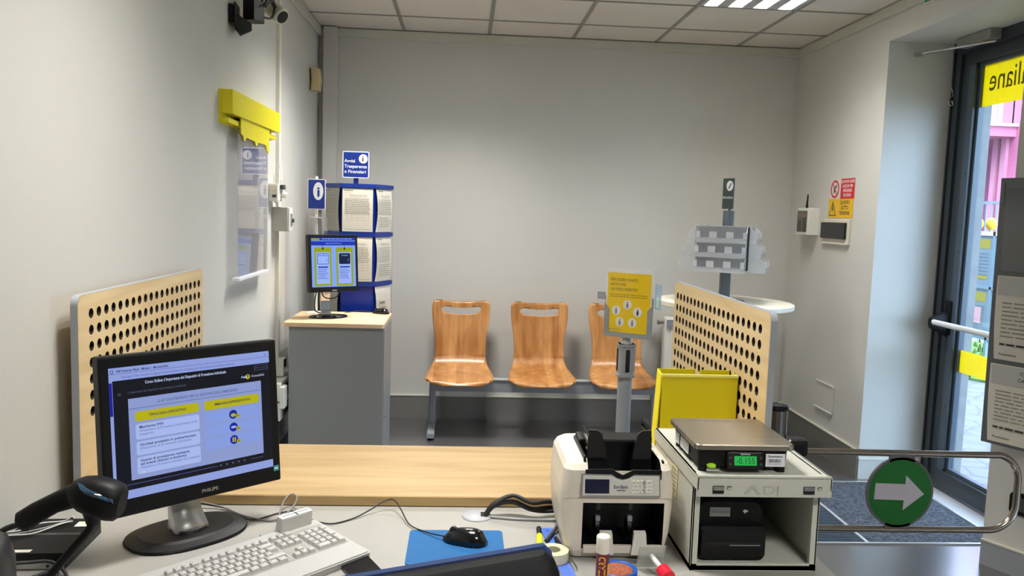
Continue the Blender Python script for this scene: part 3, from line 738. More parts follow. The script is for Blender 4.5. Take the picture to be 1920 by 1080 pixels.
pegboard('divider_screen', 'perforated maple divider screen against the left wall, behind the large monitor', -1.003, 1, 0)
pegboard('divider_screen', 'perforated maple divider screen at the right end of the counter, behind the yellow box', .857, -1, 0)

# ================================================================== DESK AND COUNTER
dk = thing('desk', 'pale grey staff desk covered with office equipment', 'desk', (-.08, 1.70, 0))
DX0, DX1 = -1.03, .876
f = MB(); f.box(DX0, DX1, 1.28, 2.135, .715, .74, DESKM, bev=.002); f.build('desktop', dk)
f = MB(); f.box(DX0, DX1, 1.28, 1.2815, .716, .739, MAPLE_EDGE); f.build('edge_strip', dk)
for x in (DX0+.03, DX1-.06):
    f = MB(); f.box(x, x+.04, 1.34, 2.10, 0, .715, GREYM, bev=.003); f.build('leg_panel', dk)
f = MB(); f.box(DX0+.07, DX1-.06, 2.06, 2.075, .28, .715, GREYM); f.build('modesty_panel', dk)
ct = thing('counter', 'maple public counter shelf running between the two perforated screens', 'counter', (-.07, 2.37, 0))
CX0, CX1 = -1.0, .855
f = MB(); f.box(CX0+.014, CX1-.014, 2.13, 2.60, .741, .769, MAPLE, bev=.0015); f.build('counter_top', ct)
f = MB(); f.box(CX0+.016, CX1-.016, 2.1275, 2.1305, .7425, .7675, MAPLE_EDGE); f.build('edge_strip', ct)
f = MB(); f.box(CX0+.02, CX1-.02, 2.16, 2.20, 0, .741, CABG); f.build('front_panel', ct)
gm = thing('cable_grommet', 'round grey cable outlet set in the desktop near the counter edge', 'cable outlet', (.056, 2.062, .74))
f = MB(); f.lathe([(.040, .0), (.040, .002), (.037, .0045), (.002, .005)], mat('grommet_grey', (168, 170, 176), .4), (.056, 2.062, .74), seg=36); f.build('cover', gm)
f = MB(); f.box(.066, .09, 2.05, 2.078, .7445, .7462, BLACKM); f.build('slot', gm)
bc = MB()
for k, (a, h, e) in enumerate(((0, .772, .03), (.008, .785, .045), (-.006, .79, .02), (.012, .765, .0))):
    bc.tube([(.078, 2.058+a, .742), (.10, 2.062+a, .766+.3*(h-.765)), (.15, 2.068+a, h+.008), (.20, 2.05+a, h-.005), (.25, 2.06+e*.3, h-.008), (.32, 2.075+e*.3, .76)], .0055, RUBBER)
o = bc.build('power_cable_bundle'); tag(o, 'bundle of thick black cables rising from the round desk outlet', 'cable')
o = MB().tube([(.085, 2.05, .745), (.16, 2.035, .7445), (.24, 2.03, .7445), (.30, 2.03, .744)], .003, GREYM).build('grey_cable'); tag(o, 'thin grey cable lying on the desk below the black bundle', 'cable')

# ================================================================== WAITING BENCH
bn = thing('waiting_bench', 'three-seat waiting bench with moulded beech shells on a grey beam', 'bench', (.6, 5.55, 0))
GB = mat('bench_metal', (148, 152, 156), .35, metal=.3)
def seat_shell(cx):
    # side profile (y toward the wall, z) from the top of the back to the front lip, with half widths
    prof = [(5.715, .915, .190), (5.712, .895, .203), (5.705, .84, .207), (5.690, .76, .200), (5.668, .67, .186), (5.655, .60, .180), (5.645, .55, .180), (5.632, .505, .182), (5.605, .468, .190), (5.565, .445, .202), (5.50, .428, .216), (5.42, .420, .226), (5.35, .418, .230), (5.30, .412, .226), (5.262, .396, .205), (5.245, .380, .150)]
    P = smooth_path([Vector((y, z, w)) for y, z, w in prof], 4); nu = 20; vs = []
    N = len(P)
    for i, p in enumerate(P):
        for k in range(nu+1):
            u = -1+2*k/nu
            y, z, w = p
            t = i/(N-1)
            x = cx + u*w
            dish = .018*u*u if t < .45 else .010*u*u*max(0, 1-(t-.45)*2.2)
            yy = y - dish; zz = z
            if t < .10: zz = z - (.030*(1-u*u)*(1-t/.10)) - (.0 if abs(u) < .75 else .030*((abs(u)-.75)/.25)**2*(1-t/.10))
            if t > .90: zz += .008*u*u; yy += .030*u*u*(t-.90)*10
            vs.append((x, yy, zz))
    f = MB(); W = nu+1
    f.add(vs, [(i*W+k, i*W+k+1, (i+1)*W+k+1, (i+1)*W+k) for i in range(N-1) for k in range(nu)], BEECH, smooth=True)
    f.mi(BEECH_EDGE)
    o = f.build('seat_shell', bn)
    bake(o, [('SOLIDIFY', dict(thickness=.011, offset=-1, material_offset_rim=1)), ])
    c = MB(); pts = []
    for k in range(13): a = -1+2*k/12; pts.append((cx+.135*a, .842+.016*a*a - .0, ))
    top = [(cx+.136*(-1+2*k/14), .866+.014*(-1+2*k/14)**2) for k in range(15)]; bot = [(cx+.136*(-1+2*k/14), .818+.016*(-1+2*k/14)**2) for k in range(15)]
    _dz = -.012; top = [(a_, c_+_dz) for a_, c_ in top]; bot = [(a_, c_+_dz) for a_, c_ in bot]
    outl = [(cx-.143, .850)] + top[1:-1] + [(cx+.137, .863), (cx+.142, .850), (cx+.137, .835)] + bot[::-1][1:-1] + [(cx-.138, .832)]
    c.prism(outl, -.2, .2, BEECH_EDGE, frame((0, 5.70, 0), (1, 0, 0), (0, 0, 1)))
    cu = c.build('cutter'); clean(cu); clean(o, 1e-6)
    cut(o, cu)
    for p in o.data.polygons: p.use_smooth = p.area > 0
    return o
for cx in (0.0, .562, 1.124): seat_shell(cx)
f = MB(); f.box(-.205, 1.40, 5.50, 5.545, .288, .375, GB, bev=.004); f.box(-.205, 1.40, 5.49, 5.555, .375, .380, mat('bench_light', (176, 178, 180), .4)); f.build('beam', bn)
for cx in (0.0, .562, 1.124):
    f = MB(); f.box(cx-.10, cx+.10, 5.44, 5.60, .380, .412, GB, bev=.004); f.build('seat_bracket', bn)
for x in (-.185, 1.385):
    f = MB(); f.loft([[(x+a, 5.53+b_, z) for a, b_ in rrect(.045, .045, .008, 3)] for z in (.04, .33)], GB, smooth=False)
    f.loft([[(x-.030*0+ux, y, uz+h) for ux, uz in rrect(w, hh, .008, 3, 0, hh/2)] for y, w, hh, h in ((5.27, .05, .030, .018), (5.31, .052, .042, .014), (5.50, .045, .040, .018), (5.60, .045, .040, .018), (5.77, .045, .035, .014), (5.80, .040, .026, .014))], GB, smooth=False)
    f.build('leg', bn)
    for y in (5.30, 5.77):
        f = MB(); f.cyl((x, y, 0), (x, y, .018), .020, BLACK); f.build('foot', bn)

# ================================================================== GREY CABINET WITH PUBLIC TERMINAL
cb = thing('pedestal_cabinet', 'tall grey cabinet with a maple top in the left corner', 'cabinet', (-.685, 4.63, 0))
f = MB(); f.box(-.94, -.425, 4.405, 4.86, .0, .888, CABG, bev=.003); f.box(-.9435, -.9405, 4.43, 4.84, .02, .87, CABG); f.build('body', cb)
f = MB(); f.box(-.4245, -.4215, 4.42, 4.86, .03, .875, CABG, bev=.001); f.build('door', cb)
f = MB(); f.cyl((-.4215, 4.44, .385), (-.412, 4.44, .385), .006, CHROME); f.build('lock', cb)
f = MB(); f.prism(rrect(.545, .505, .02, 6, -.694, 4.635), .888, .91, BIRCH_TOP); f.build('top', cb)

def monitor(name, label, cat, M, w, h, bez, depth, screen_fn, logo, chin=0.02):
    t = thing(name, label, cat, M=M)
    return t
# -- small terminal monitor: local frame, x right, y back, z up, origin on the base
cz = .91
tm = thing('terminal_monitor', 'small black monitor showing two blue and green panels, on the grey cabinet', 'monitor', (-.765, 4.64, cz), 34)
f = MB(tm.matrix_basis); W, Hh = .30, .325; zc = .315
Mt = tm.matrix_basis @ RX(0) ; Mt2 = Mt @ T(0, -.055, zc) @ RX(-5)
f = MB(Mt2); f.box(-W/2, W/2, -.012, .028, -Hh/2, Hh/2, BLACK, bev=.004); f.box(-W/2+.04, W/2-.04, .028, .05, -Hh/2+.05, Hh/2-.05, BLACK, bev=.008); f.build('housing', tm)
def P2(M): return M @ Matrix(((1, 0, 0, 0), (0, 0, -1, 0), (0, 1, 0, 0), (0, 0, 0, 1)))   # local xy plane stands up and faces -y
SB = glow('screen_blue', (70, 110, 215), 1.0); SBL = glow('screen_lightblue', (126, 160, 235), 1.0); SW = glow('screen_white', (150, 176, 240), 1.0); SG = glow('screen_olive', (150, 165, 10), .9); SD = glow('screen_navy', (8, 20, 60), 1.0); SDB = glow('screen_deepblue', (24, 48, 170), 1.0)
f = MB(P2(Mt2) @ T(0, .006, .0125)); w, h = .268, .278
f.rect(-w/2, w/2, -h/2, h/2, 0, SBL); f.rect(-w/2, w/2, h/2-.016, h/2, .0003, SDB); f.rect(-w/2, -w/2+.05, h/2-.014, h/2-.004, .0005, SG); f.rect(-w/2, w/2, h/2-.044, h/2-.020, .0003, SDB); f.text('SERVIZI POSTALI', 0, h/2-.037, .009, SBL, z=.0006, align='CENTER')
f.lines(-.07, w/2-.02, h/2-.004, h/2-.014, 1, SBL, z=.0005, t=.5)
for k, cx in enumerate((-.066, .066)):
    f.rect(cx-.052, cx+.052, -h/2+.006, h/2-.054, .0003, SG); f.rect(cx-.040, cx+.040, -h/2+.018, h/2-.082, .0005, SW)
    f.cyl((cx, h/2-.062, .0006), (cx, h/2-.062, .0012), .006, SD, seg=10); f.rect(cx-.0015, cx+.0015, h/2-.068, h/2-.045, .0009, SD)
    y1 = h/2-.088; f.prism(rrect(.070, .062, .008, 4, cx, y1-.031), .0005, .0008, SDB if k == 0 else SD); 
    if k == 0: f.prism(rrect(.064, .056, .006, 4, cx, y1-.031), .0008, .0010, SW)
    f.text('BancoPosta' if k == 0 else 'Prodotti', cx, y1-.016, .008, SDB if k == 0 else SBL, z=.0012, align='CENTER', bold=True); f.text('i', cx+.020, y1-.045, .014, SDB if k == 0 else SBL, z=.0012, bold=True)
    f.rect(cx-.03, cx+.03, y1-.082, y1-.074, .0008, SDB)
    f.lines(cx-.034, cx+.034, y1-.090, -h/2+.040, 6, SDB, z=.0008, t=.3, ragged=.4)
f.build('screen', tm)
f = MB(P2(Mt2) @ T(0, -.152, .0125)); f.text('PHILIPS', 0, -.004, .006, WHITEP, align='CENTER', bold=True, z=.0004); f.build('logo', tm)
f = MB(tm.matrix_basis)
f.loft([[(-.028, y, z), (.028, y, z), (.028, y+.014, z+.004), (-.028, y+.014, z+.004)] for y, z in ((.02, .008), (.035, .04), (.045, .09), (.035, .15), (.005, .20), (-.015, .24), (-.02, .30))], SILVER, smooth=False); f.build('neck', tm)
f = MB(tm.matrix_basis); f.prism(ellipse(.115, .085, 36), 0, .008, BLACKG, taper=.97, cap=True); f.prism(ellipse(.112, .082, 36), .008, .014, BLACKG, taper=.6); f.build('base', tm)
f = MB(tm.matrix_basis); f.tube([(-.06, .0, .19), (-.07, .03, .10), (-.05, .06, .03), (.04, .09, .006)], .0035, RUBBER); f.build('cable', tm); f = MB(tm.matrix_basis); f.tube([(-.05, .0, .19), (-.03, .0, .12), (.03, -.01, .11), (.07, .0, .14), (.09, .01, .18)], .0035, RUBBER); f.build('cable', tm)
def mouse(name, label, loc, rot, s=1.0, group=None):
    t = thing(name, label, 'mouse', loc, rot)
    f = MB(); rings = []
    for k in range(9):
        y = -1+2*k/8; q = math.sqrt(max(.0, 1-(abs(y)**2.6)))
        wd = .030*s*(.35+.65*q)*(1 if y < 0 else .95); hh = .036*s*(.25+.75*q)*(1-.18*y)
        rings.append([(wd*math.cos(a), .055*s*y, max(.0015, hh*max(0, math.sin(a))**.8 if math.sin(a) > 0 else .0015)) for a in [2*math.pi*i/20 for i in range(20)]])
    f.loft(rings, BLACKG if s > .9 else BLACKG); f.M = I4(); f.build('shell', t, local=True)
    f = MB(); f.cyl((-.004*s, .030*s, .026*s), (.004*s, .030*s, .026*s), .010*s, DGREY, seg=14); f.build('wheel', t, local=True)
    return t
mouse('terminal_mouse', 'black mouse on the back right corner of the maple cabinet top', (-.485, 4.84, cz), 70, .95)
o = MB().tube([(-.54, 4.84, cz+.008), (-.60, 4.86, cz+.015), (-.66, 4.85, cz+.006), (-.70, 4.82, cz+.004)], .002, RUBBER).build('mouse_cable'); tag(o, 'thin black mouse cable along the back of the cabinet top', 'cable')
# info sign on a pole standing on the cabinet
isg = thing('information_sign', 'blue information sign with a white i on a slim white pole behind the small monitor', 'sign', (-.855, 4.80, cz))
f = MB(); f.cyl((-.865, 4.80, cz), (-.868, 4.80, 1.72), .009, WHITE, seg=14); f.box(-.900, -.836, 4.785, 4.80, 1.475, 1.482, WHITE); f.build('pole', isg)
f = MB(); f.prism(rrect(.10, .10, .015), 0, .006, WHITE, T(-.865, 4.80, cz)); f.build('base', isg)
Mi = frame((-.864, 4.788, 1.615), (1, -.06, 0), (0, 0, 1))
f = MB(Mi); f.prism(rrect(.105, .178, .008, 4), 0, .004, WHITEP); f.prism(rrect(.096, .168, .004, 4), .004, .005, BLUE); f.poly(ellipse(.030, .052, 28, .010, .018), .0056, WHITEP); f.text('i', .0, -.012, .055, BLUE, z=.0062, bold=True, sx=1.3); f.build('sign_plate', isg)
f = MB(); f.box(-.912, -.798, 4.775, 4.778, 1.30, 1.503, clear('clear_holder', (246, 246, 246), 1.45, .02, haze=.08)); f.build('leaflet_holder', isg)

# ================================================================== HEXAGONAL NOTICE TOWER
hx = thing('notice_tower', 'hexagonal blue notice tower with framed sheets in the left corner', 'notice tower', (-.66, 5.31, 0))
hc = Vector((-.685, 5.315, 0)); RH = .212; tw = 5
def hexp(r, a0=0): return [(hc.x+r*math.cos(R(60*k+tw+a0)), hc.y+r*math.sin(R(60*k+tw+a0))) for k in range(6)]
f = MB(); f.prism(hexp(.205), .03, 1.69, BLUEP); f.prism(ellipse(.22, .22, 40, hc.x, hc.y), 0, .03, BLUEP); f.build('core', hx)
for z in (1.668, 1.362, 1.045, .74):
    f = MB(); f.prism(hexp(.222), z, z+.026, BLUE); f.build('band', hx)
PAPERS = []
tiers = [(1.388, 1.668), (1.071, 1.362), (.766, 1.045), (.44, .74)]
for ti, (z0, z1) in enumerate(tiers):
    for k in range(6):
        a = R(60*k+30+tw); nrm = Vector((math.cos(a), math.sin(a), 0)); ap = .205*math.cos(R(30))
        if nrm.y > .2: continue
        o3 = hc + nrm*(ap+.001); xd = Vector((-nrm.y, nrm.x, 0))
        if True:
            M = frame((o3.x, o3.y, z0), xd, (0, 0, 1))
            if M.to_3x3().col[2].dot(nrm) < 0: M = frame((o3.x, o3.y, z0), -xd, (0, 0, 1))
        front = nrm.y < -.9; right = nrm.x > .5
        h = z1-z0; f = MB(M)
        if ti == 2 and front: f.box(-.098, .098, .0, h-.003, .0, .005, BLUEP); f.build('blue_panel', hx); continue
        if ti == 3: f.box(-.098, .098, .0, h-.003, .0, .005, BLUEP); f.build('blue_panel', hx); continue
        n = 6; vs = []
        for i in range(n+1):
            t = i/n; bw = .006+.010*math.sin(math.pi*t); e = .010*math.sin(math.pi*t) if not front else 0
            vs += [(-.096+e, .004+(h-.008)*t, bw), (.094, .004+(h-.008)*t, bw)]
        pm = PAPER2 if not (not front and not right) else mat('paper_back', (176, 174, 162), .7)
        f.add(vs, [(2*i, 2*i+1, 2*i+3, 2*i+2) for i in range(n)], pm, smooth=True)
        z = .0175
        if ti < 2:
            f.rect(-.085, -.03, h-.020, h-.016, z, INKD); f.lines(-.05, .06, h-.045, h-.055, 2, INK, z=z, t=.4)
            f.lines(-.080, .08, h-.07, h-.17, 9, INK, z=z, t=.30, ragged=.1)
            if front:
                for q in range(5): f.rect(-.07+.035*q, -.0692+.035*q, .075, .125, z, INK)
                for q in range(4): f.rect(-.07, .07, .075+.0165*q, .0758+.0165*q, z, INK)
                f.rect(-.08, .08, .018, .020, z, INK)
            else: f.lines(-.07, .08, h-.18, .03, 6, INK, z=z, t=.25, ragged=.3)
        elif right:
            f.text('INFO', -.04, h-.12, .018, INKD, z=z, bold=True); f.text('CLIENTI', -.04, h-.15, .014, INKD, z=z); f.rect(-.055, -.051, h-.165, h-.09, z, INKD); f.lines(-.04, .06, .06, .03, 2, INK, z=z)
        f.build('notice_sheet', hx)
        f = MB(M); f.box(-.102, .104, .0, h, .019, .0205, clear('tower_sleeve', (252, 252, 252), 1.4, .03)); f.build('clear_sleeve', hx)
f = MB(); f.box(hc.x-.022, hc.x+.008, hc.y-.12, hc.y-.10, 1.69, 1.74, BLUEP); f.build('sign_stem', hx)
f = MB(frame((hc.x-.007, hc.y-.125, 1.815), (1, 0, 0), (0, 0, 1)))
f.prism(rrect(.168, .168, .012, 4), 0, .005, WHITEP); f.prism(rrect(.156, .156, .006, 4), .005, .006, BLUE)
f.text('Avvisi', -.072, .014, .020, WHITEP, z=.0068, bold=True); f.text('Trasparenza', -.072, -.020, .020, WHITEP, z=.0068, bold=True, w=.142); f.text('e Finanziari', -.072, -.053, .020, WHITEP, z=.0068, bold=True, w=.135)
f.poly(ellipse(.028, .029, 28, .046, .038), .0068, WHITEP); f.text('i', .037, .022, .034, INKD, z=.0074, bold=True, sx=1.3)
f.build('sign_plate', hx)

# ================================================================== ROUND TABLE, BROCHURE TOWER, RADIATOR
rt = thing('round_table', 'tall round pale table behind the right perforated screen', 'table', (1.665, 4.95, 0))
TW = mat('table_white', (222, 216, 200), .4)
f = MB(); f.lathe([(.001, 1.0), (.415, 1.0), (.42, 1.003), (.42, 1.027), (.415, 1.03), (.001, 1.03)], TW, (1.665, 4.95, 0), seg=64, smooth=False); f.build('table_top', rt)
f = MB(); f.cyl((1.665, 4.95, .03), (1.665, 4.95, 1.0), .04, GREYM); f.cyl((1.665, 4.95, .93), (1.665, 4.95, 1.0), .12, GREYM, .16); f.build('column', rt)
f = MB(); f.lathe([(.001, 0), (.29, 0), (.29, .012), (.05, .03), (.001, .03)], GREYM, (1.665, 4.95, 0), seg=48); f.build('base', rt)
bt_ = thing('leaflet_tower', 'rotating tower of empty clear leaflet pockets standing on the round table', 'leaflet rack', (1.665, 4.95, 1.03))
PT = clear('pocket_plastic', (255, 255, 255), 1.4, .12, haze=.30, hazecol=(240, 242, 245))
f = MB(); f.box(1.628, 1.690, 4.93, 4.97, 1.03, 1.60, mat('tower_grey', (88, 94, 98), .4), bev=.004); f.build('column', bt_)
f = MB(); f.prism(ellipse(.12, .12, 32, 1.665, 4.95), 1.03, 1.036, DGREY); f.build('base_plate', bt_)
PT2 = clear('pocket_tab', (255, 255, 255), 1.4, .12, haze=.62, hazecol=(236, 238, 240))
def pocket_bank(cx, cy, rot, w=.30):
    """three tiers of pockets on a black spine panel, facing local -y"""
    Mk = T(cx, cy, 0) @ RZ(rot)
    for ti in range(3):
        z0 = 1.225 + .088*ti; off = -.10 + .030*ti
        f = MB(Mk); t = .003
        f.box(-w/2, w/2, off, .0, z0, z0+t, PT)                         # floor of the pocket
        for q in range(3):
            xa = -w/2 + w*q/3; xb = xa + w/3
            # low front with two uprights and a scooped gap between
            f.box(xa, xb, off-t, off, z0, z0+.030, PT)
            f.box(xa, xa+.022, off-t, off, z0+.030, z0+.068, PT2); f.box(xb-.022, xb, off-t, off, z0+.030, z0+.068, PT2)
        for xx in (-w/2, w/2-t):
            f.add([(xx, off, z0), (xx, 0, z0), (xx, 0, z0+.105), (xx, off, z0+.066), (xx+t, off, z0), (xx+t, 0, z0), (xx+t, 0, z0+.105), (xx+t, off, z0+.066)], [(0, 1, 2, 3), (4, 7, 6, 5), (0, 3, 7, 4), (3, 2, 6, 7), (1, 5, 6, 2), (0, 4, 5, 1)], PT)
        for q in (1, 2):
            xx = -w/2+w*q/3; f.box(xx-.0015, xx+.0015, off, 0, z0, z0+.06, PT)
        f.box(-w/2, w/2, -.004, -.001, z0, z0+.105, PT)
        f.build('leaflet_pocket', bt_)
for rot in (-26, 64, 154, 244):
    a = R(rot-90); pocket_bank(1.648+.160*math.cos(a), 4.95+.160*math.sin(a), rot, .300)
f = MB(T(1.648, 4.95, 0) @ RZ(-26)); f.box(-.156, .156, -.156, .156, 1.235, 1.50, BLACKM, bev=.004); f.build('inner_box', bt_)
f = MB(); f.box(1.655, 1.668, 4.945, 4.952, 1.60, 1.67, DGREY); f.build('sign_stem', bt_)
GS = mat('sign_darkgreen', (54, 66, 64), .4)
f = MB(frame((1.650, 4.945, 1.705), (.40, -.92, 0), (0, 0, 1))); f.prism(rrect(.10, .19, .006, 3), 0, .005, GS); f.poly(ellipse(.030, .032, 24, .012, .048), .0056, WHITEP); f.add([(.0, .035, .006), (.008, .030, .006), (.028, .062, .006), (.022, .068, .006)], [(0, 1, 2, 3)], GS); f.text('Modulistica', 0, -.03, .014, WHITEP, z=.006, align='CENTER', bold=True, w=.088); f.build('sign_plate', bt_)
ra = thing('radiator', 'white panel radiator on the back wall behind the round table', 'radiator', (1.87, 5.80, .15))
f = MB(); f.box(1.49, 2.27, 5.72, 5.80, .16, .815, WHITE, bev=.012)
x = 1.53
while x < 2.23: f.box(x, x+.03, 5.713, 5.722, .19, .785, WHITE, bev=.004); x += .05
f.build('panel', ra)
f = MB(); f.cyl((1.45, 5.76, .775), (1.49, 5.76, .775), .014, CHROME); f.cyl((1.44, 5.76, .775), (1.452, 5.76, .775), .020, CHROME); f.cyl((1.462, 5.76, .775), (1.462, 5.80, .775), .012, SILVER); f.build('valve', ra)
f = MB(); f.box(1.50, 1.56, 5.70, 5.722, .74, .80, SILVER, bev=.003); f.build('bracket', ra)
f = MB(); f.cyl((2.27, 5.76, .775), (2.30, 5.76, .775), .014, CHROME); f.ball((2.305, 5.76, .775), .022, CHROME); f.build('end_plug', ra)

# ================================================================== QUEUE SIGN STAND
ss = thing('queue_sign_stand', 'grey belt post carrying a yellow queue notice in front of the bench', 'sign stand', (.735, 3.47, 0))
sx, sy = .735, 3.47
f = MB(); f.lathe([(.001, 0), (.17, 0), (.17, .012), (.06, .030), (.001, .030)], GREYM, (sx, sy, 0), seg=48); f.build('base', ss)
f = MB(); f.cyl((sx, sy, .03), (sx, sy, .915), .032, mat('post_grey', (150, 154, 160), .35), seg=28); f.build('post', ss)
f = MB(); f.prism(rrect(.072, .072, .018, 4, sx, sy), .845, .985, GREYM); f.prism(rrect(.080, .080, .02, 4, sx, sy), .838, .85, GREYM); f.prism(rrect(.080, .080, .02, 4, sx, sy), .975, .985, GREYM)
for a in range(4):
    A = T(sx, sy, 0) @ RZ(90*a+12); f.box(-.016, .016, -.0375, -.034, .862, .962, BLACKM, A)
f.build('belt_head', ss)
f = MB(); f.cyl((sx, sy, .985), (sx, sy, 1.03), .026, mat('clamp_light', (190, 190, 184), .4), .024); f.build('clamp', ss)
Ms = frame((sx-.004, sy-.03, 1.165), (.88, -.47, 0), (0, 0, 1))
f = MB(Ms)
w, h = .108, .150
f.add([(-w, -h, 0), (w, -h, 0), (w, -h+.15, 0), (w-.022, -h+.125, 0), (w-.022, -h+.022, 0), (-w+.022, -h+.022, 0), (-w+.022, -h+.125, 0), (-w, -h+.15, 0)] + [(-w, -h, .008), (w, -h, .008), (w, -h+.15, .008), (w-.022, -h+.125, .008), (w-.022, -h+.022, .008), (-w+.022, -h+.022, .008), (-w+.022, -h+.125, .008), (-w, -h+.15, .008)],
      [(8, 9, 12, 13), (9, 10, 11, 12), (13, 14, 15, 8), (0, 1, 9, 8), (1, 2, 10, 9), (2, 3, 11, 10), (3, 4, 12, 11), (4, 5, 13, 12), (5, 6, 14, 13), (6, 7, 15, 14), (7, 0, 8, 15)], GREYM)
f.box(-w, w, -h, h*.2, -.006, -.002, GREYM); f.box(-w-.038, -w, h*.08, h*.30, -.004, 0, GREYM, bev=.002); f.build('frame', ss)
f = MB(Ms); f.box(-.103, .103, -.145, .148, -.001, .0035, WHITEP); f.build('backing_sheet', ss)
f = MB(Ms); f.rect(-.098, .098, -.143, .134, .0040, POSTERY)
for k, t_ in enumerate(('PER ESSERE AVANTI,', 'BASTA FARE', 'UN PASSO INDIETRO')): f.text(t_, -.085, .098-.021*k, .0125, INKD, z=.0044, w=(.125, .068, .122)[k])
f.lines(-.085, .085, .040, .022, 2, mat('poster_print', (150, 128, 10), .6), z=.0044, t=.35)
for cx, cy in ((-.005, -.004), (-.055, -.032), (.042, -.034), (-.037, -.082), (.020, -.083)):
    f.poly(ellipse(.019, .021, 20, cx, cy), .0045, WHITEP); f.poly(ellipse(.0035, .0035, 10, cx, cy+.011), .005, INK); f.poly([(cx-.004, cy+.006), (cx+.004, cy+.006), (cx+.005, cy-.006), (cx+.002, cy-.016), (cx-.002, cy-.016), (cx-.005, cy-.006)], .005, INK if cx != .042 else INKD)
f.text('Posteitaliane', -.090, -.132, .0075, INKD, z=.0046, bold=True); f.lines(-.09, -.03, -.115, -.121, 1, INK, z=.0045, t=.5)
f.build('notice', ss)
f = MB(Ms); f.box(-.106, .106, -.14, .153, .0095, .0105, clear('clear_cover', (255, 255, 255), 1.35, .05)); f.build('clear_cover', ss)
f = MB(Ms @ T(.118, .03, -.035) @ RY(-52)); f.box(-.030, .030, -.05, .06, -.003, .0, clear('badge_plastic', (225, 235, 240), 1.45, .1, haze=.45, hazecol=(200, 215, 225))); f.poly(ellipse(.018, .026, 20, 0, -.02), .001, mat('badge_green', (176, 200, 190), .6)); f.build('side_tag', ss)

# ================================================================== GATE
gt = thing('swing_gate', 'steel tube swing gate with a round green arrow sign beside the counter', 'gate', (.975, 2.36, 0))
gy = 2.36
f = MB(); f.cyl((.975, gy, 0), (.975, gy, .972), .034, mat('post_steel', (120, 116, 112), .22, metal=1), seg=36); f.cyl((.975, gy, 0), (.975, gy, .012), .07, STEEL, seg=36); f.build('post', gt)
f = MB(); f.lathe([(.034, .972), (.036, .974), (.036, .980), (.033, .985), (.001, .986)], BLACK, (.975, gy, 0), seg=36); f.build('cap', gt)
for z in (.858, .612):
    f = MB(); f.tube([(.975+.046*math.cos(R(a)), gy+.046*math.sin(R(a)), z+.018) for a in range(0, 360, 20)], .007, CHROME, closed=True, n=1, raw=True)
    f.box(.995, 1.075, gy-.028, gy+.028, z-.032, z+.025, BLACK, bev=.016)
    f.build('hinge', gt)
zt, zbm, xr, rc = .838, .592, 1.772, .085
path = [(1.06, gy, zt+.002), (1.40, gy, zt), (xr-rc, gy, zt-.002)] + [(xr-rc+rc*math.sin(R(a)), gy, zt-rc+rc*math.cos(R(a))) for a in range(10, 90, 10)] + [(xr, gy, zt-rc), (xr, gy, zbm+rc)] + [(xr-rc+rc*math.cos(R(a)), gy, zbm+rc-rc*math.sin(R(a))) for a in range(10, 90, 10)] + [(xr-rc, gy, zbm), (1.06, gy, zbm+.002)]
f = MB(); f.tube(path, .0105, mat('gate_steel', (176, 166, 156), .22, metal=1), raw=True, seg=16); f.build('rail', gt)
gc = (1.383, .715); f = MB(frame((gc[0], gy-.006, gc[1]), (1, 0, 0), (0, 0, 1)))
GD = mat('disc_frame_grey', (92, 90, 90), .5)
f.prism(ellipse(.108, .113, 56), -.004, .004, GD); f.box(-.040, .040, .095, .130, -.004, .004, GD); f.box(-.040, .040, -.130, -.095, -.004, .004, GD); f.build('sign_plate', gt)
f = MB(frame((gc[0], gy-.0105, gc[1]), (1, 0, 0), (0, 0, 1))); f.poly(ellipse(.101, .105, 56), .0, mat('sign_green', (0, 96, 20), .5)); f.build('green_disc', gt)
f = MB(frame((gc[0], gy-.0110, gc[1]), (1, 0, 0), (0, 0, 1)) @ RZ(-1.5)); A = [(-.082, .028), (.014, .028), (.014, .056), (.078, -.002), (.014, -.056), (.014, -.024), (-.082, -.024)]
f.poly(A[::-1], 0, mat('arrow_grey', (190, 186, 196), .5)); f.build('arrow', gt)
fl = gt  # faces of the flat signs look at the staff side

# ================================================================== YELLOW BOX
YB_ = thing('yellow_box', 'yellow open-top card box standing on the counter behind the scale', 'box', (.725, 2.38, .769))
f = MB(); x0, x1, yf, yb2, z0, z1 = .608, .840, 2.335, 2.385, .769, 1.078
f.box(x0, x1, yf, yf+.004, z0, z1, YELLOWD); f.box(x0, x1, yf-.002, yf+.006, z1-.006, z1+.001, mat('card_edge', (240, 236, 130), .6))
f.build('front_panel', YB_)
f = MB(); f.add([(x0, yf, z1), (x0, yb2, z1+.008), (x0-.014, yb2, z0), (x0-.014, yf, z0), (x0-.004, yf, z1), (x0-.004, yb2, z1+.008), (x0-.018, yb2, z0), (x0-.018, yf, z0)], [(0, 1, 2, 3), (4, 7, 6, 5), (0, 4, 5, 1), (3, 2, 6, 7), (0, 3, 7, 4), (1, 5, 6, 2)], mat('yellow_card_lit', (236, 222, 30), .5))  # same card in a brighter yellow: light from the left painted in
f.build('side_panel', YB_)
f = MB(); f.box(x1-.003, x1, yf+.004, yb2, z0, z1, YELLOWD); f.build('side_panel', YB_)
f = MB(); f.box(x0, x0+.115, yb2, yb2+.004, z0, z1+.008, YELLOWD); f.box(x0+.130, x1-.01, yb2, yb2+.004, z0, z1+.006, YELLOWD); f.box(x0+.115, x0+.130, yb2, yb2+.004, z0, z1-.03, YELLOWD); f.build('back_panel', YB_)
f = MB(); f.box(x0, x1, yf, yb2, z0, z0+.003, YELLOWD); f.build('bottom', YB_)

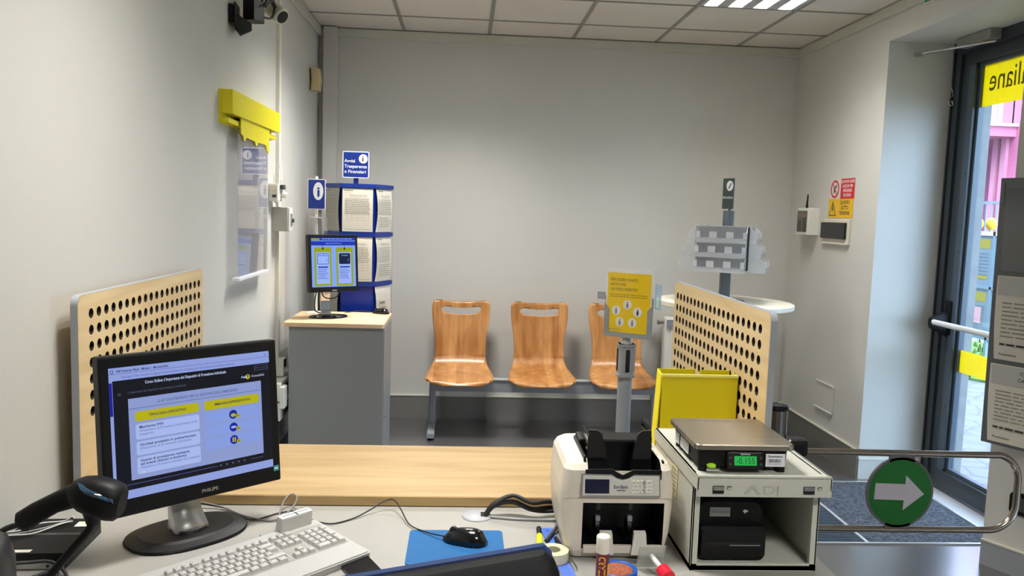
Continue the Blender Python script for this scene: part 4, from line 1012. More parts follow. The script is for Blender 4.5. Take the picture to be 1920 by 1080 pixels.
# ================================================================== PRINTER BOX, PRINTER, SCALE
PBX = mat('printer_box_enamel', (196, 196, 184), .42)
px = thing('printer_housing', 'pale grey metal printer box with an open front on the right end of the desk', 'equipment box', (.69, 1.93, .74))
x0, x1, y0, y1, z0, z1, t_ = .541, .838, 1.745, 2.120, .74, .972, .004
f = MB(); f.box(x0, x1, y0, y1, z0, z0+.012, PBX); f.box(x0, x0+t_, y0, y1, z0, z1, PBX); f.box(x1-t_, x1, y0, y1, z0, z1, PBX); f.box(x0, x1, y1-t_, y1, z0, z1, PBX)
f.box(x0, x0+.016, y0, y0+.012, z0, z1-.03, PBX, bev=.001); f.box(x1-.016, x1, y0, y0+.012, z0, z1-.03, PBX, bev=.001); f.box(x0, x1, y0, y0+.006, z0, z0+.017, PBX, bev=.001)
f.box(x0+.02, x0+.022, y0+.02, y1-.01, z0+.013, z1-.02, DGREY); f.box(x0+.01, x1-.01, y1-.008, y1-.005, z0+.013, z1-.01, DGREY)
f.build('body', px)
f = MB(); f.box(x0-.003, x1+.012, y0-.03, y1, z1-.004, z1+.000, PBX, bev=.0015); f.box(x0-.003, x1+.012, y0-.03, y0-.026, z1-.046, z1, PBX, bev=.0015)
f.box(x1+.008, x1+.012, y0-.03, y1, z1-.030, z1, PBX); f.box(x0-.003, x0+.001, y0-.03, y1, z1-.030, z1, PBX); f.box(x0-.001, x1+.010, y0-.03, y0-.025, z1-.004, z1+.004, PBX, bev=.002)
f.build('lid', px)
for cx in (x0+.046, x1-.042):
    f = MB(frame((cx, y0-.0302, z1-.029), (1, 0, 0), (0, 0, 1))); f.box(-.013, .013, -.009, .009, 0, .0015, DGREY); f.box(-.012, .012, .0, .008, .0015, .006, SILVER, bev=.001); f.rect(-.012, .012, -.008, -.001, .0016, BLACKM)
    f.box(.020, .030, .001, .008, 0, .0012, DGREY); f.box(.021, .029, .0015, .006, .0012, .002, PBX); f.build('latch', px)
f = MB(frame(((x0+x1)/2-.008, y0-.0302, z1-.033), (1, 0, 0), (0, 0, 1)))
f.add([(-.037, -.006, .0), (-.028, -.006, 0), (-.016, .008, 0), (-.004, -.006, 0), (.004, -.006, 0), (-.012, .014, 0), (-.020, .014, 0)], [(0, 1, 2, 6), (2, 5, 6), (2, 3, 4, 5)], mat('embossed', (176, 176, 168), .3), T(0, 0, .001))
f.text('DJ', .006, -.006, .020, mat('embossed', (176, 176, 168), .3), z=.001, w=.036); f.build('embossed_logo', px)
f = MB(frame((x0-.0005, 1.985, .885), (0, -1, 0), (0, 0, 1)) ); f.box(0, .055, 0, .045, 0, .001, mat('sticker_cream', (220, 208, 170), .6)); f.text('ADJ', .008, .018, .016, INKD, z=.0014, bold=True); f.lines(.008, .05, .014, .004, 2, INK, z=.0014); f.build('side_label', px)
f = MB(frame((x0-.0005, 1.925, .86), (0, -1, 0), (0, 0, 1))); f.box(0, .045, 0, .075, 0, .001, mat('sticker_cream', (220, 208, 170), .6)); f.lines(.006, .04, .068, .008, 6, INK, z=.0014, ragged=.3); f.build('side_sticker', px)
# black label printer inside
pr = thing('label_printer', 'black label printer inside the pale grey metal box', 'printer', (.65, 1.88, .752))
f = MB(); f.loft([[(x, y, z) for x, z in rrect(w, h, .02, 5, .648, .755+h/2)] for y, w, h in ((1.800, .150, .128), (1.812, .168, .140), (2.03, .168, .140))], BLACK, smooth=False); f.build('housing', pr)
f = MB(); f.loft([[(x, y, z) for x, z in rrect(w, h, .010, 5, .648, .757+h/2)] for y, w, h in ((1.768, .150, .070), (1.776, .160, .076), (1.82, .162, .078))], BLACK, smooth=False); f.build('front_cover', pr)
f = MB(); f.box(.583, .713, 1.7665, 1.769, .791, .799, BLACKM); f.box(.640, .712, 1.766, 1.768, .7905, .792, GREYM); f.build('paper_slot', pr)
f = MB(frame((.598, 1.7985, .849), (1, 0, 0), (.06, 0, 1))); f.box(0, .049, 0, .022, 0, .001, mat('label_grey', (170, 170, 168), .6)); f.text('PRATICHE', .006, .008, .006, INK, z=.0014); f.build('label', pr)
f = MB(frame((.682, 1.7985, .862), (1, 0, 0), (0, 0, 1))); f.box(-.004, .008, -.002, .002, 0, .001, SILVER); f.box(-.001, .003, -.005, .004, 0, .0012, SILVER); f.build('logo', pr)
# scale
scl = thing('postal_scale', 'digital postal scale with a steel pan standing on the printer box', 'scale', (.657, 1.85, .972))
f = MB()
for (x, y) in ((.565, 1.765), (.745, 1.765), (.565, 1.955), (.745, 1.955)): f.cyl((x, y, .972), (x, y, .984), .012, BLACK)
f.prism(rrect(.205, .215, .015, 4, .655, 1.862), .984, 1.024, BLACK, taper=1.03); f.build('base', scl)
f = MB(); f.prism(rrect(.232, .236, .014, 5, .655, 1.860), 1.026, 1.036, STEEL); f.prism(rrect(.232, .236, .014, 5, .655, 1.860), 1.036, 1.0385, STEEL, taper=.985); f.box(.578, .730, 1.950, 1.954, 1.0386, 1.0392, SILVER); f.build('pan', scl)
f = MB(frame((.655, 1.748, 1.001), (1, 0, 0), (0, .22, 1))); f.box(-.043, .043, -.020, .020, -.02, .008, BLACK, bev=.004)
f.text('DIATRON', 0, .0125, .0035, WHITEP, z=.0084, align='CENTER', bold=True)
for q, (x, y) in enumerate(((-.035, .006), (-.035, -.008), (.036, .006), (.036, -.008))): f.prism(ellipse(.003, .003, 10, x, y), .008, .0086, DGREY)
f.build('display_housing', scl)
f = MB(frame((.655, 1.748, 1.001), (1, 0, 0), (0, .22, 1))); f.rect(-.026, .026, -.011, .010, .0084, glow('lcd_green', (40, 190, 80), .75)); f.text('-0.155', .022, -.007, .0135, mat('lcd_ink', (0, 44, 20), .6), z=.0088, align='RIGHT', w=.042); f.build('display', scl)
f = MB(); f.box(.582-.015, .582+.015, 1.742, 1.762, .975, .984, CHROME, bev=.003); f.ball((.580, 1.752, .987), .011, mat('level_green', (170, 220, 60), .1, emit=(150, 210, 40), es=.15), sz=.5); f.build('spirit_level', scl)  # vial colour carries a faint glow of its own, no lamp inside
f = MB(frame((.706, 1.7515, .986), (1, 0, 0), (0, 0, 1))); f.box(0, .045, 0, .030, 0, .001, WHITEP); f.text('Posteitaliane', .005, .022, .0045, INKD, z=.0014, bold=True, w=.034)
x = .007
while x < .036: w = random.choice((.0006, .0012)); f.rect(x, x+w, .010, .018, .0014, INKD); x += w+.0009
f.lines(.005, .036, .007, .004, 1, INK, z=.0014); f.build('barcode_label', scl)
f = MB(frame((.549, 1.90, .988), (0, -1, 0), (0, 0, 1))); f.box(0, .070, 0, .026, 0, .001, WHITEP); f.lines(.005, .065, .022, .004, 4, INK, z=.0014); f.box(-.045, -.012, 0, .026, 0, .001, WHITEP); f.lines(-.042, -.015, .022, .004, 4, INK, z=.0014); f.build('side_label', scl)

# ================================================================== BANKNOTE COUNTER
bk = thing('banknote_counter', 'off-white banknote counting machine with a black hopper on the desk', 'counting machine', (.382, 1.92, .74))
cx, yF, yB = .379, 1.800, 2.06
f = MB(); secs = []
for z, wl, yo, yb2 in ((.744, .113, .010, -.02), (.76, .121, .004, -.01), (.80, .129, .001, .0), (.86, .134, 0, .0), (.905, .134, .0, 0), (.925, .132, .0, 0), (.955, .129, .002, -.004), (.968, .122, .012, -.01), (.976, .110, .022, -.02)):
    secs.append([(cx+x*wl/.5, yF+yo+(yB+yb2-yF-yo)*(y+.5), z) for x, y in rrect(1, 1, .10, 6)])
f.loft(secs, OFFWHITE, smooth=False)
o = f.build('housing', bk); clean(o)
c = MB(); c.box(.296, .489, 1.70, 1.93, .766, .878, mat('cavity_black', (16, 16, 18), .35)); c.build; cu = c.build('cutter'); cut(o, cu)
c = MB(); c.prism([(1.80, .962), (1.80, .957), (1.825, .935), (1.99, .90), (1.99, 1.1), (1.70, 1.1), (1.70, .962)], .305, .478, mat('cavity_black', (16, 16, 18), .35), frame((0, 0, 0), (0, 1, 0), (0, 0, 1))); cu = c.build('cutter'); cut(o, cu)
o.data.polygons.foreach_set('use_smooth', [False]*len(o.data.polygons))
f = MB(); f.box(cx-.132, cx+.132, yF-.0004, yF+.001, .8885, .8895, mat('seam', (150, 144, 132), .6)); f.build('seam', bk)
Mb = frame((cx+.004, yF-.001, .921), (1, 0, 0), (0, .10, 1))
pl = [(-.094, -.026), (.094, -.026), (.092, .026), (.030, .026), (.018, .018), (.004, .0145), (-.010, .018), (-.022, .026), (-.093, .027)]
f = MB(Mb); f.prism(pl, 0, .004, SILVER); f.prism([(p[0]*.965, p[1]*.86) for p in pl], .004, .0052, mat('panel_white', (206, 206, 196), .4)); f.build('control_panel', bk)
f = MB(Mb); f.box(-.085, -.028, -.018, .015, .0052, .0058, mat('lcd_navy', (6, 14, 48), .12)); f.build('display', bk)
f = MB(Mb); f.text('EuroBank', -.018, -.006, .008, mat('logo_blue', (60, 66, 110), .5), z=.0056, bold=True, w=.034); f.rect(-.010, .010, -.0115, -.0095, .0056, INKD); f.build('logo', bk)
for r_ in range(2):
    for q in range(4):
        f = MB(Mb); wq = (.009, .009, .0135, .0135)[q]; xq = .024+(0, .0105, .021, .0355)[q]; f.box(xq, xq+wq, .014-.0165*r_-.014, .014-.0165*r_, .0052, .0066, WHITE, bev=.0006); f.rect(xq+wq*.25, xq+wq*.75, .0085-.0165*r_-.002, .0085-.0165*r_, .0068, INK); f.build('button', bk)
f = MB(Mb); f.box(.0505, .0615, -.0165, .014, .0052, .0066, WHITE, bev=.0006); f.rect(.053, .059, -.003, -.001, .0068, INK); f.build('button', bk)
# hopper with two curved guides
f = MB(); f.box(.300, .484, 1.925, 1.995, .90, .995, BLACK, bev=.006); f.box(.296, .302, 1.815, 1.995, .93, .985, BLACK, bev=.002); f.box(.482, .488, 1.815, 1.995, .93, .975, BLACK, bev=.002)
f.prism([(-.092, .0), (-.03, .002), (-.004, -.012), (.02, .0), (.088, .0), (.088, -.022), (-.092, -.022)], 0, .006, BLACK, frame((cx+.012, 1.806, .957), (1, 0, 0), (0, 0, 1)))
f.build('hopper', bk)
for sgn, gx_ in ((-1, .335), (1, .443)):
    out = [(-.024, -.075), (.026, -.075), (.020, -.02), (.010, .018), (.0, .026), (-.022, .027)]
    f = MB(); f.prism([(p[0]*-sgn, p[1]) for p in out], -.006, .006, BLACKG, frame((gx_, 1.865, 1.008), (1, 0, 0), (0, .06, 1))); f.box(gx_+sgn*.018, gx_+sgn*.024, 1.86, 1.96, .95, 1.02, BLACKG, bev=.002); f.build('note_guide', bk)
for gx_ in (.335, .413):
    f = MB(); f.cyl((gx_, 1.86, .80), (gx_+.009, 1.86, .80), .022, BLACK); f.box(gx_, gx_+.012, 1.845, 1.86, .815, .828, GREYM, bev=.002); f.box(gx_, gx_+.010, 1.84, 1.85, .845, .87, DGREY, bev=.002)
    f.build('stacker_wheel', bk)
for gx_ in (.352, .432):
    f = MB(); f.loft([[(gx_+x, y, z) for x, z in ((-.014-e, 0+.757), (.016+e*.5, .757), (.014+e*0, h), (-.014, h))] for y, e, h in ((1.788, .006, .808), (1.800, .003, .812))], WHITE, smooth=False); f.box(gx_-.014, gx_+.014, 1.79, 1.86, .757, .762, WHITE); f.build('note_stop', bk)
f = MB(); f.box(.300, .486, 1.796, 1.806, .757, .776, OFFWHITE, bev=.002); f.build('front_lip', bk)
f = MB(); 
for x in (.30, .46):
    for y in (1.83, 2.03): f.cyl((x, y, .74), (x, y, .75), .01, BLACK)
f.build('rubber_foot', bk)

# ================================================================== LARGE MONITOR
ZD = .74
mon = thing('desktop_monitor', 'large black monitor showing a training course slide at the left of the desk', 'monitor', (-.655, 1.935, ZD), 42.5)
MM = mon.matrix_basis
f = MB(MM); f.loft([[(x, y, z) for x, y in ellipse(a, b_, 48, e=2.4)] for z, a, b_ in ((0, .140, .100), (.004, .143, .103), (.008, .141, .101), (.014, .120, .082), (.018, .112, .074))], BLACK, smooth=False); f.build('base', mon)
f = MB(MM)
f.loft([[(-w, y0_, z), (w, y0_, z), (w, y1_, z), (-w, y1_, z)] for z, w, y0_, y1_ in ((.018, .040, -.030, .018), (.026, .040, -.030, .018), (.040, .038, -.018, .018), (.060, .036, .0, .026), (.10, .035, .008, .030), (.16, .035, .008, .028), (.24, .035, .006, .026))], mat('neck_silver', (206, 206, 204), .38, metal=.55), smooth=True); f.cyl((0, -.004, .016), (0, -.004, .024), .042, SILVER); f.build('neck', mon)
WM, HM = .428, .362
Mf = MM @ T(.004, -.030, .283) @ RX(-5)
f = MB(Mf); f.box(-WM/2, WM/2, -.018, .018, -HM/2, HM/2, BLACK, bev=.005); f.box(-.13, .13, .018, .046, -.12, .11, BLACK, bev=.01); f.build('housing', mon)
Msn = P2(Mf) @ T(0, .006, .0185)
w, h = .386, .296
SCW = glow('scr_browser', (150, 168, 232), 0.81); SCK = glow('scr_dark', (6, 8, 22), 1.0); SCS = glow('scr_slide', (150, 166, 222), 0.77); SCC = glow('scr_card', (172, 190, 244), 0.85); SCC2 = glow('scr_card2', (140, 165, 236), 0.81); SCY = glow('scr_yellow', (196, 190, 16), 0.77); SCI = glow('scr_ink', (20, 28, 70), 1.0); SCM = glow('scr_midtext', (84, 100, 170), .9); SCB = glow('scr_blue', (14, 24, 150), 1.0); SCG = glow('scr_greytext', (90, 96, 120), .8); SCT = glow('scr_white', (190, 200, 235), .9)
f = MB(Msn @ T(-w/2, h/2, 0) @ Matrix.Diagonal((w, -h, 1, 1)))      # u to the right, v down, both 0..1
g = MB(Msn @ T(-w/2, h/2, 0))
def r_(u0, u1, v0, v1, z, m): g.add([(u0*w, -v1*h, z), (u1*w, -v1*h, z), (u1*w, -v0*h, z), (u0*w, -v0*h, z)], [(0, 1, 2, 3)], m)
def card(u0, u1, v0, v1, z, m): g.poly(rrect((u1-u0)*w, (v1-v0)*h, .005, 4, (u0+u1)/2*w, -(v0+v1)/2*h), z, m)
def tx(s, u, v, hh, m, z=.0009, align='LEFT', bold=False, wd=None): g.text(s, u*w, -v*h, hh*h, m, z=z, align=align, bold=bold, w=wd*w if wd else None)
r_(0, 1, 0, 1, 0, SCW)
r_(.018, 1, .098, .935, .0003, SCK); r_(0, .016, .11, .36, .0003, SCB); r_(.0, .016, .36, .9, .0003, SCW); r_(.0, 1, .046, .049, .0003, SCM)
tx('WBT E-learning Player - Modulo 1 - Microsoft Edge', .04, .036, .018, SCI, wd=.30, bold=True); tx('https://le-learning.posteitaliane.it/player/modulo/index.html', .07, .082, .017, SCM, wd=.68)
g.ring(rrect(.006, .008, .001, 2, .018*w, -.03*h), rrect(.004, .006, .001, 2, .018*w, -.03*h), .0003, .0006, SCI); tx('x', .965, .033, .02, SCI); tx('-', .92, .033, .02, SCI)
tx("Corso Online: L'Importanza dei Dispositivi di Protezione Individuale", .45, .143, .022, SCT, align='CENTER', bold=True, wd=.50)
g.ring(rrect(.095*w, .045*h, .001, 2, .94*w, -.13*h), rrect(.091*w, .038*h, .001, 2, .94*w, -.13*h), .0004, .0006, SCG); tx('Salva e chiudi', .94, .137, .016, SCG, align='CENTER')
tx("L'importanza dei dispositivi di protezione individuale", .10, .205, .018, SCG, wd=.34); tx('Help', .80, .205, .020, SCT, bold=True); tx('Accessibilità', .87, .205, .020, SCT, wd=.09)
g.poly(ellipse(.0058, .0062, 18, .845*w, -.197*h), .0008, SCY); g.poly(ellipse(.0022, .0022, 10, .845*w, -.189*h), .0011, SCI); g.poly([(.842*w, -.196*h), (.848*w, -.196*h), (.845*w, -.214*h)], .0011, SCI)
for q in range(3): r_(.045, .062, .196+.006*q, .199+.006*q, .0008, SCG)
r_(.10, .935, .245, .865, .0006, SCS)
tx('IL KIT DI INTERVENTO PER LA GESTIONE DELLE EMERGENZE', .52, .302, .021, SCM, align='CENTER', wd=.50, bold=True); r_(.10, .935, .322, .3245, .0008, SCI)
card(.135, .515, .35, .425, .0008, SCY); card(.55, .915, .35, .425, .0008, SCY); tx('TIPOLOGIA DISPOSITIVO', .325, .397, .020, SCI, .0012, 'CENTER', True, .22); tx('IMMAGINE RAPPRESENTATIVA', .735, .397, .020, SCI, .0012, 'CENTER', True, .24)
for k, (v0, v1, t1, t2) in enumerate(((.445, .565, ('Mascherina FFP3',), ('(Dispositivo di Protezione Individuale di 3a', 'categoria)')), (.580, .685, ('Occhiali protettivi in policarbonato',), ('(Dispositivo di Protezione Individuale)',)), (.700, .83, ('Guanti di protezione resistenti', 'ad agenti chimici e biologici'), ('(Dispositivo di Protezione Individuale di 3a categoria)',)))):
    card(.135, .515, v0, v1, .0008, SCC); v = v0+.035
    for q in t1: tx(q, .155, v, .019, SCI, .0012, bold=True, wd=min(.34, .0093*len(q))); v += .027
    for q in t2: tx(q, .155, v, .018, SCM, .0012, wd=min(.35, .0078*len(q))); v += .027
for k, (v0, v1) in enumerate(((.445, .54), (.552, .645), (.657, .75))):
    card(.55, .915, v0, v1, .0008, SCC2); vm = (v0+v1)/2
    g.poly(ellipse(.0105, .0110, 24, .735*w, -vm*h), .0011, SCB)
    if k == 0: g.poly(ellipse(.0065, .0045, 16, .735*w, -(vm+.006)*h), .0013, SCY)
    elif k == 1: g.poly(rrect(.013, .0055, .0025, 3, .735*w, -vm*h), .0013, SCC)
    else: g.poly(rrect(.0035, .012, .0015, 3, .728*w, -vm*h), .0013, SCY); g.poly(rrect(.0035, .012, .0015, 3, .742*w, -vm*h), .0013, SCY)
    g.poly(ellipse(.0052, .0054, 16, .766*w, -(vm+.016)*h), .0015, SCY); g.ring(ellipse(.0024, .0024, 10, .766*w, -(vm+.016)*h), ellipse(.0012, .0012, 10, .766*w, -(vm+.016)*h), .0015, .0018, SCI)
r_(.075, .62, .893, .8965, .0008, SCM); tx('>', .045, .903, .02, SCT, bold=True)
for u in (.64, .68, .72, .76, .80): g.poly(ellipse(.0024, .0026, 10, u*w, -.894*h), .0008, SCG)
tx('< Torna indietro', .84, .900, .015, SCG, wd=.09); g.poly([(.165*w, -.80*h), (.165*w, -.83*h), (.172*w, -.823*h), (.18*w, -.822*h)], .0014, SCT)
g.build('screen', mon)
f = MB(P2(Mf) @ T(.025, -HM/2+.017, .0185)); f.text('PHILIPS', 0, -.003, .0078, SILVER, align='CENTER', bold=True, w=.040); f.build('logo', mon)
f = MB(P2(Mf) @ T(WM/2-.013, -HM/2+.033, .0185)); f.rect(-.007, .007, -.007, .007, 0, mat('sticker_teal', (60, 160, 180), .4)); f.rect(-.005, .005, -.002, .002, .0003, WHITEP); f.build('sticker', mon)

# ================================================================== KEYBOARD
KA = 45.5
Mk = T(-.440, 1.730, ZD+.0045) @ RZ(KA) @ RX(4.0)
kb = thing('keyboard', 'white full-size keyboard lying diagonally in front of the large monitor', 'keyboard', M=T(-.440, 1.730, ZD) @ RZ(KA))
KEYW = mat('key_white', (178, 177, 173), .45); KBW = mat('keyboard_white', (172, 171, 167), .42); KWELL = mat('key_well', (152, 150, 144), .5)
f = MB(Mk); f.prism(rrect(.452, .222, .008, 4, 0, -.012), .004, .018, KBW); f.prism(rrect(.446, .216, .008, 4, 0, -.012), .018, .021, KBW, taper=.99)
f.build('body', kb)
f = MB(Mk)
for x0, x1 in ((-.212, .066), (.072, .126), (.133, .212)): f.rect(x0-.001, x1+.001, -.052, .066, .0216, KWELL)
f.build('key_well', kb)
KI = mat('key_print', (120, 118, 112), .6)
def key(x, y, w_, d_=.0165, lab=True):
    f = MB(Mk); a, b_ = w_/2, d_/2
    vs = [(x-a, y-b_, .0217), (x+a, y-b_, .0217), (x+a, y+b_, .0217), (x-a, y+b_, .0217), (x-a+.0025, y-b_+.0028, .0290), (x+a-.0025, y-b_+.0028, .0290), (x+a-.0025, y+b_-.0015, .0295), (x-a+.0025, y+b_-.0015, .0295)]
    f.add(vs, [(0, 1, 5, 4), (1, 2, 6, 5), (2, 3, 7, 6), (3, 0, 4, 7), (4, 5, 6, 7)], KEYW)
    if lab: f.add([(x-a+.0045, y+.0005, .0296), (x-a+.0075, y+.0005, .0296), (x-a+.0075, y+.0035, .0297), (x-a+.0045, y+.0035, .0297)], [(0, 1, 2, 3)], KI)
    f.build('key', kb)
U = .0184; YR = [.058, .034, .0155, -.003, -.0215, -.040]
x = -.212+U/2; key(x, YR[0], U*.92)
for g0 in (2, 6.5, 11):
    for q in range(4):
        if -.212+U*(g0+q+.5) < .066: key(-.212+U*(g0+q+.5), YR[0], U*.92)
rows = [[1]*13+[2], [1.5]+[1]*12+[1.5], [1.75]+[1]*12+[1.25], [1.25]+[1]*11+[2.75], [1.25, 1.25, 1.25, 5.75, 1.25, 1.25, 1.25, 1.25]]
for ri, rw in enumerate(rows):
    x = -.212
    for wu in rw:
        if ri in (2,) and wu == 1.25: x += wu*U; continue
        key(x+wu*U/2, YR[ri+1], wu*U-.0014); x += wu*U
        if x > .070: break
for q in range(3):
    for r in (0, 1, 2): key(.072+U*(q+.5), YR[r] if r else YR[0], U*.92)
for q in range(3): key(.072+U*(q+.5), YR[5], U*.92)
key(.072+U*1.5, YR[4], U*.92)
for r in range(5):
    for q in range(4):
        if r == 4 and q in (1,): continue
        if q == 3 and r in (2, 4): continue
        if q == 3 and r in (1, 3): f = key(.133+U*3.5+.004, YR[r+1]-.0092, U*.92, .035); continue
        if r == 4 and q == 0: key(.133+U*1+.002, YR[5], U*1.92); continue
        key(.133+U*(q+.5)+.002+(.002 if q == 3 else 0), YR[r+1], U*.92)
f = MB(Mk); f.loft([[(x, y, z) for x, z in ((-.040+e, 0+.018), (.040-e, .018), (.040-e-.003, .058), (-.040+e+.003, .058))] for y, e in ((.076, 0), (.080, 0), (.101, .0), (.104, .001))], KBW, T(.165, 0, 0), ) if False else None
f.box(.118, .205, .080, .103, .016, .056, mat('reader_white', (214, 212, 206), .45), bev=.004); f.box(.160, .163, .0805, .095, .0555, .0568, INKD); f.box(.125, .198, .088, .094, .0556, .0564, GREYM); f.build('card_reader', kb)
f = MB(Mk); f.box(.075, .090, .097, .106, .010, .020, GREYM, bev=.002); f.build('cable_exit', kb)
kc = [(-.699, 2.105, .76), (-.621, 2.095, .748), (-.543, 2.04, .744), (-.469, 2.013, .744), (-.436, 2.064, .75), (-.424, 2.10, .77), (-.44, 2.118, .775), (-.457, 2.10, .765), (-.456, 2.037, .75), (-.440, 1.935, .752), (-.437, 1.908, .757)]
o = MB().tube(kc, .0026, mat('cable_grey', (120, 118, 114), .5)).build('keyboard_cable'); tag(o, 'grey keyboard cable looping up behind the card reader of the keyboard', 'cable')
mc = [(-.698, 2.104, .755), (-.603, 2.09, .744), (-.524, 2.019, .743), (-.467, 2.064, .743), (-.426, 2.079, .743), (-.37, 2.022, .743), (-.318, 1.998, .743), (-.269, 2.031, .743), (-.232, 2.068, .75), (-.194, 2.098, .765), (-.168, 2.098, .77), (-.145, 2.056, .76), (-.117, 1.988, .746), (-.071, 1.936, .748), (-.028, 1.895, .755)]
o = MB().tube(mc, .0018, RUBBER).build('mouse_cable'); tag(o, 'thin black mouse cable arching across the desk to the mouse on the blue pad', 'cable')
# pad, mouse
f = MB(T(0, 0, ZD)); f.prism([(p[0], p[1]) for p in rrect(.232, .20, .012, 5, .002, 1.862)], 0, .003, mat('pad_blue', (0, 90, 148), .7, var=.05, vs=30, bump=.5, bs=700)); o = f.build('mouse_pad'); tag(o, 'bright blue mouse pad with a black mouse on it', 'mouse pad')
mouse('desk_mouse', 'glossy black mouse on the blue mouse pad', (.024, 1.888, ZD+.003), 70, 1.0)
f = MB(T(-.222, 1.762, ZD) @ RZ(28)); f.prism(rrect(.072, .14, .010, 4, 0, -.02), 0, .008, BLACKG); o = f.build('phone'); tag(o, 'black phone lying on the desk right of the keyboard', 'phone')

# ================================================================== SMALL THINGS ON THE DESK
Mr = frame((.217, 1.978, ZD), (.085, -.99, 0), (.99, .085, 0))
f = MB(Mr); f.prism([(0, .0), (.29, .0), (.29, .032), (0, .032)], -.0035, -.0012, mat('ruler_blue', (74, 110, 196), .35), smooth=False); f.prism(ellipse(.004, .004, 12, .018, .016), -.0042, -.0036+.0034, mat('ruler_hole', (40, 70, 150), .5))
for q in range(28): f.rect(.01+.01*q, .0105+.01*q, .024, .032, -.0011 if False else -.0036, WHITEP)
for v in range(len(f.v)): f.v[v].z = ZD + abs(f.v[v].z-ZD)
o = f.build('ruler'); tag(o, 'blue plastic ruler on the desk beside the banknote counter', 'ruler')
hl = thing('highlighter', 'yellow highlighter with a black cap lying left of the blue ruler', 'highlighter', (.208, 1.91, ZD))
f = MB(); f.cyl((.212, 1.965, ZD+.008), (.209, 1.918, ZD+.008), .0065, BLACK); f.build('cap', hl)
f = MB(); f.cyl((.209, 1.918, ZD+.008), (.203, 1.84, ZD+.008), .0075, mat('neon_yellow', (226, 240, 20), .4)); f.build('barrel', hl)
o = MB().cyl((.262, 1.975, ZD+.012), (.222, 1.885, ZD+.009), .0045, DGREY).build('pen'); tag(o, 'dark grey pen lying across the blue ruler', 'pen')
o = MB().cyl((.248, 1.90, ZD+.010), (.256, 1.855, ZD+.008), .005, BLACK).build('marker'); tag(o, 'short black marker tip showing behind the tape roll', 'marker')
tp = thing('tape_roll', 'roll of clear sticky tape lying on the ruler before the banknote counter', 'tape', (.232, 1.79, ZD+.0025))
f = MB(T(.230, 1.795, ZD+.0026)); f.ring(ellipse(.036, .036, 40), ellipse(.019, .019, 40), 0, .024, mat('tape_cream', (220, 214, 176), .25, coat=.5)); f.build('tape', tp)
f = MB(T(.230, 1.795, ZD+.0026)); f.ring(ellipse(.0188, .0188, 40), ellipse(.0165, .0165, 40), 0, .0245, mat('tape_core', (190, 186, 150), .5)); f.build('core', tp)
o = MB().tube([(.262, 1.84, ZD+.006), (.271, 1.80, ZD+.006), (.279, 1.75, ZD+.006), (.276, 1.738, ZD+.006), (.270, 1.745, ZD+.006), (.264, 1.80, ZD+.006)], .0012, CHROME).build('paper_clip'); tag(o, 'long silver paper clip beside the tape roll', 'paper clip')
# glue stick: placed so that its base rests on the desk
gs = thing('glue_stick', 'maroon and yellow glue stick with a white cap standing on the desk', 'glue stick', (.322, 1.665, ZD))
f = MB(); f.cyl((.322, 1.665, ZD), (.322, 1.665, ZD+.084), .0145, mat('glue_maroon', (110, 20, 50), .35), seg=28)
f.build('barrel', gs)
f = MB(); f.lathe([(.0146, .078), (.0152, .080), (.0152, .112), (.0140, .1155), (.001, .116)], mat('cap_white', (232, 226, 214), .4), (.322, 1.665, ZD), seg=28); f.build('cap', gs)
f = MB(); GY = mat('glue_yellow', (226, 186, 40), .4); vs, fs = text_mesh('BLIZZARD', True, 'LEFT'); kx = .0145/.7
pts = []
for v in vs:
    a = R(-90) + (.35 - v.y)*kx/.0148*1.0 - .25 ; pts.append((.322+.0149*math.cos(a), 1.665+.0149*math.sin(a), ZD+.004+v.x*kx*.72))
f.add(pts, fs, GY)
for q in range(6): pass
N_ = 8; pts = [(.322+.0148*math.cos(R(-52+6*i)), 1.665+.0148*math.sin(R(-52+6*i)), z) for z in (ZD+.008, ZD+.055) for i in range(N_)]; f.add(pts, [(i, i+1, N_+i+1, N_+i) for i in range(N_-1)], GY, smooth=True)
f.build('lettering', gs)
sp = thing('sponge_cup', 'round blue cup with an orange moistening sponge behind the glue stick', 'sponge cup', (.372, 1.715, ZD))
f = MB(); f.lathe([(.001, .0), (.040, .0), (.044, .006), (.044, .018), (.041, .020), (.036, .018), (.034, .008), (.001, .008)], mat('cup_blue', (20, 80, 170), .35), (.367, 1.715, ZD), seg=40); f.build('cup', sp)
f = MB(); f.lathe([(.001, .009), (.034, .009), (.034, .016), (.030, .018), (.001, .0185)], mat('sponge_orange', (150, 84, 58), .95, var=.35, vs=120, bump=1, bs=300), (.367, 1.715, ZD), seg=32); f.build('sponge', sp)
st = thing('hand_stamp', 'small clear hand stamp with a white stem and red knob at the desk edge', 'stamp', (.455, 1.71, ZD))
CL = clear('stamp_clear', (236, 238, 236), 1.45, .1, haze=.45, hazecol=(196, 198, 192))
Ms_ = frame((.449, 1.742, ZD+.033), (1, .06, 0), (0, -.35, 1))
f = MB(Ms_); f.box(-.031, .031, -.030, .030, -.004, .0, CL, bev=.001); f.box(-.028, .028, -.003, .003, 0, .004, CL); f.build('stamp_plate', st)
f = MB(); f.cyl((.449, 1.74, ZD+.036), (.463, 1.688, ZD+.026), .0065, mat('stem_white', (214, 214, 206), .4), .0055); f.build('stem', st)
f = MB(); f.cyl((.462, 1.692, ZD+.0265), (.470, 1.664, ZD+.021), .015, mat('knob_red', (216, 22, 48), .25), .016); f.build('knob', st)

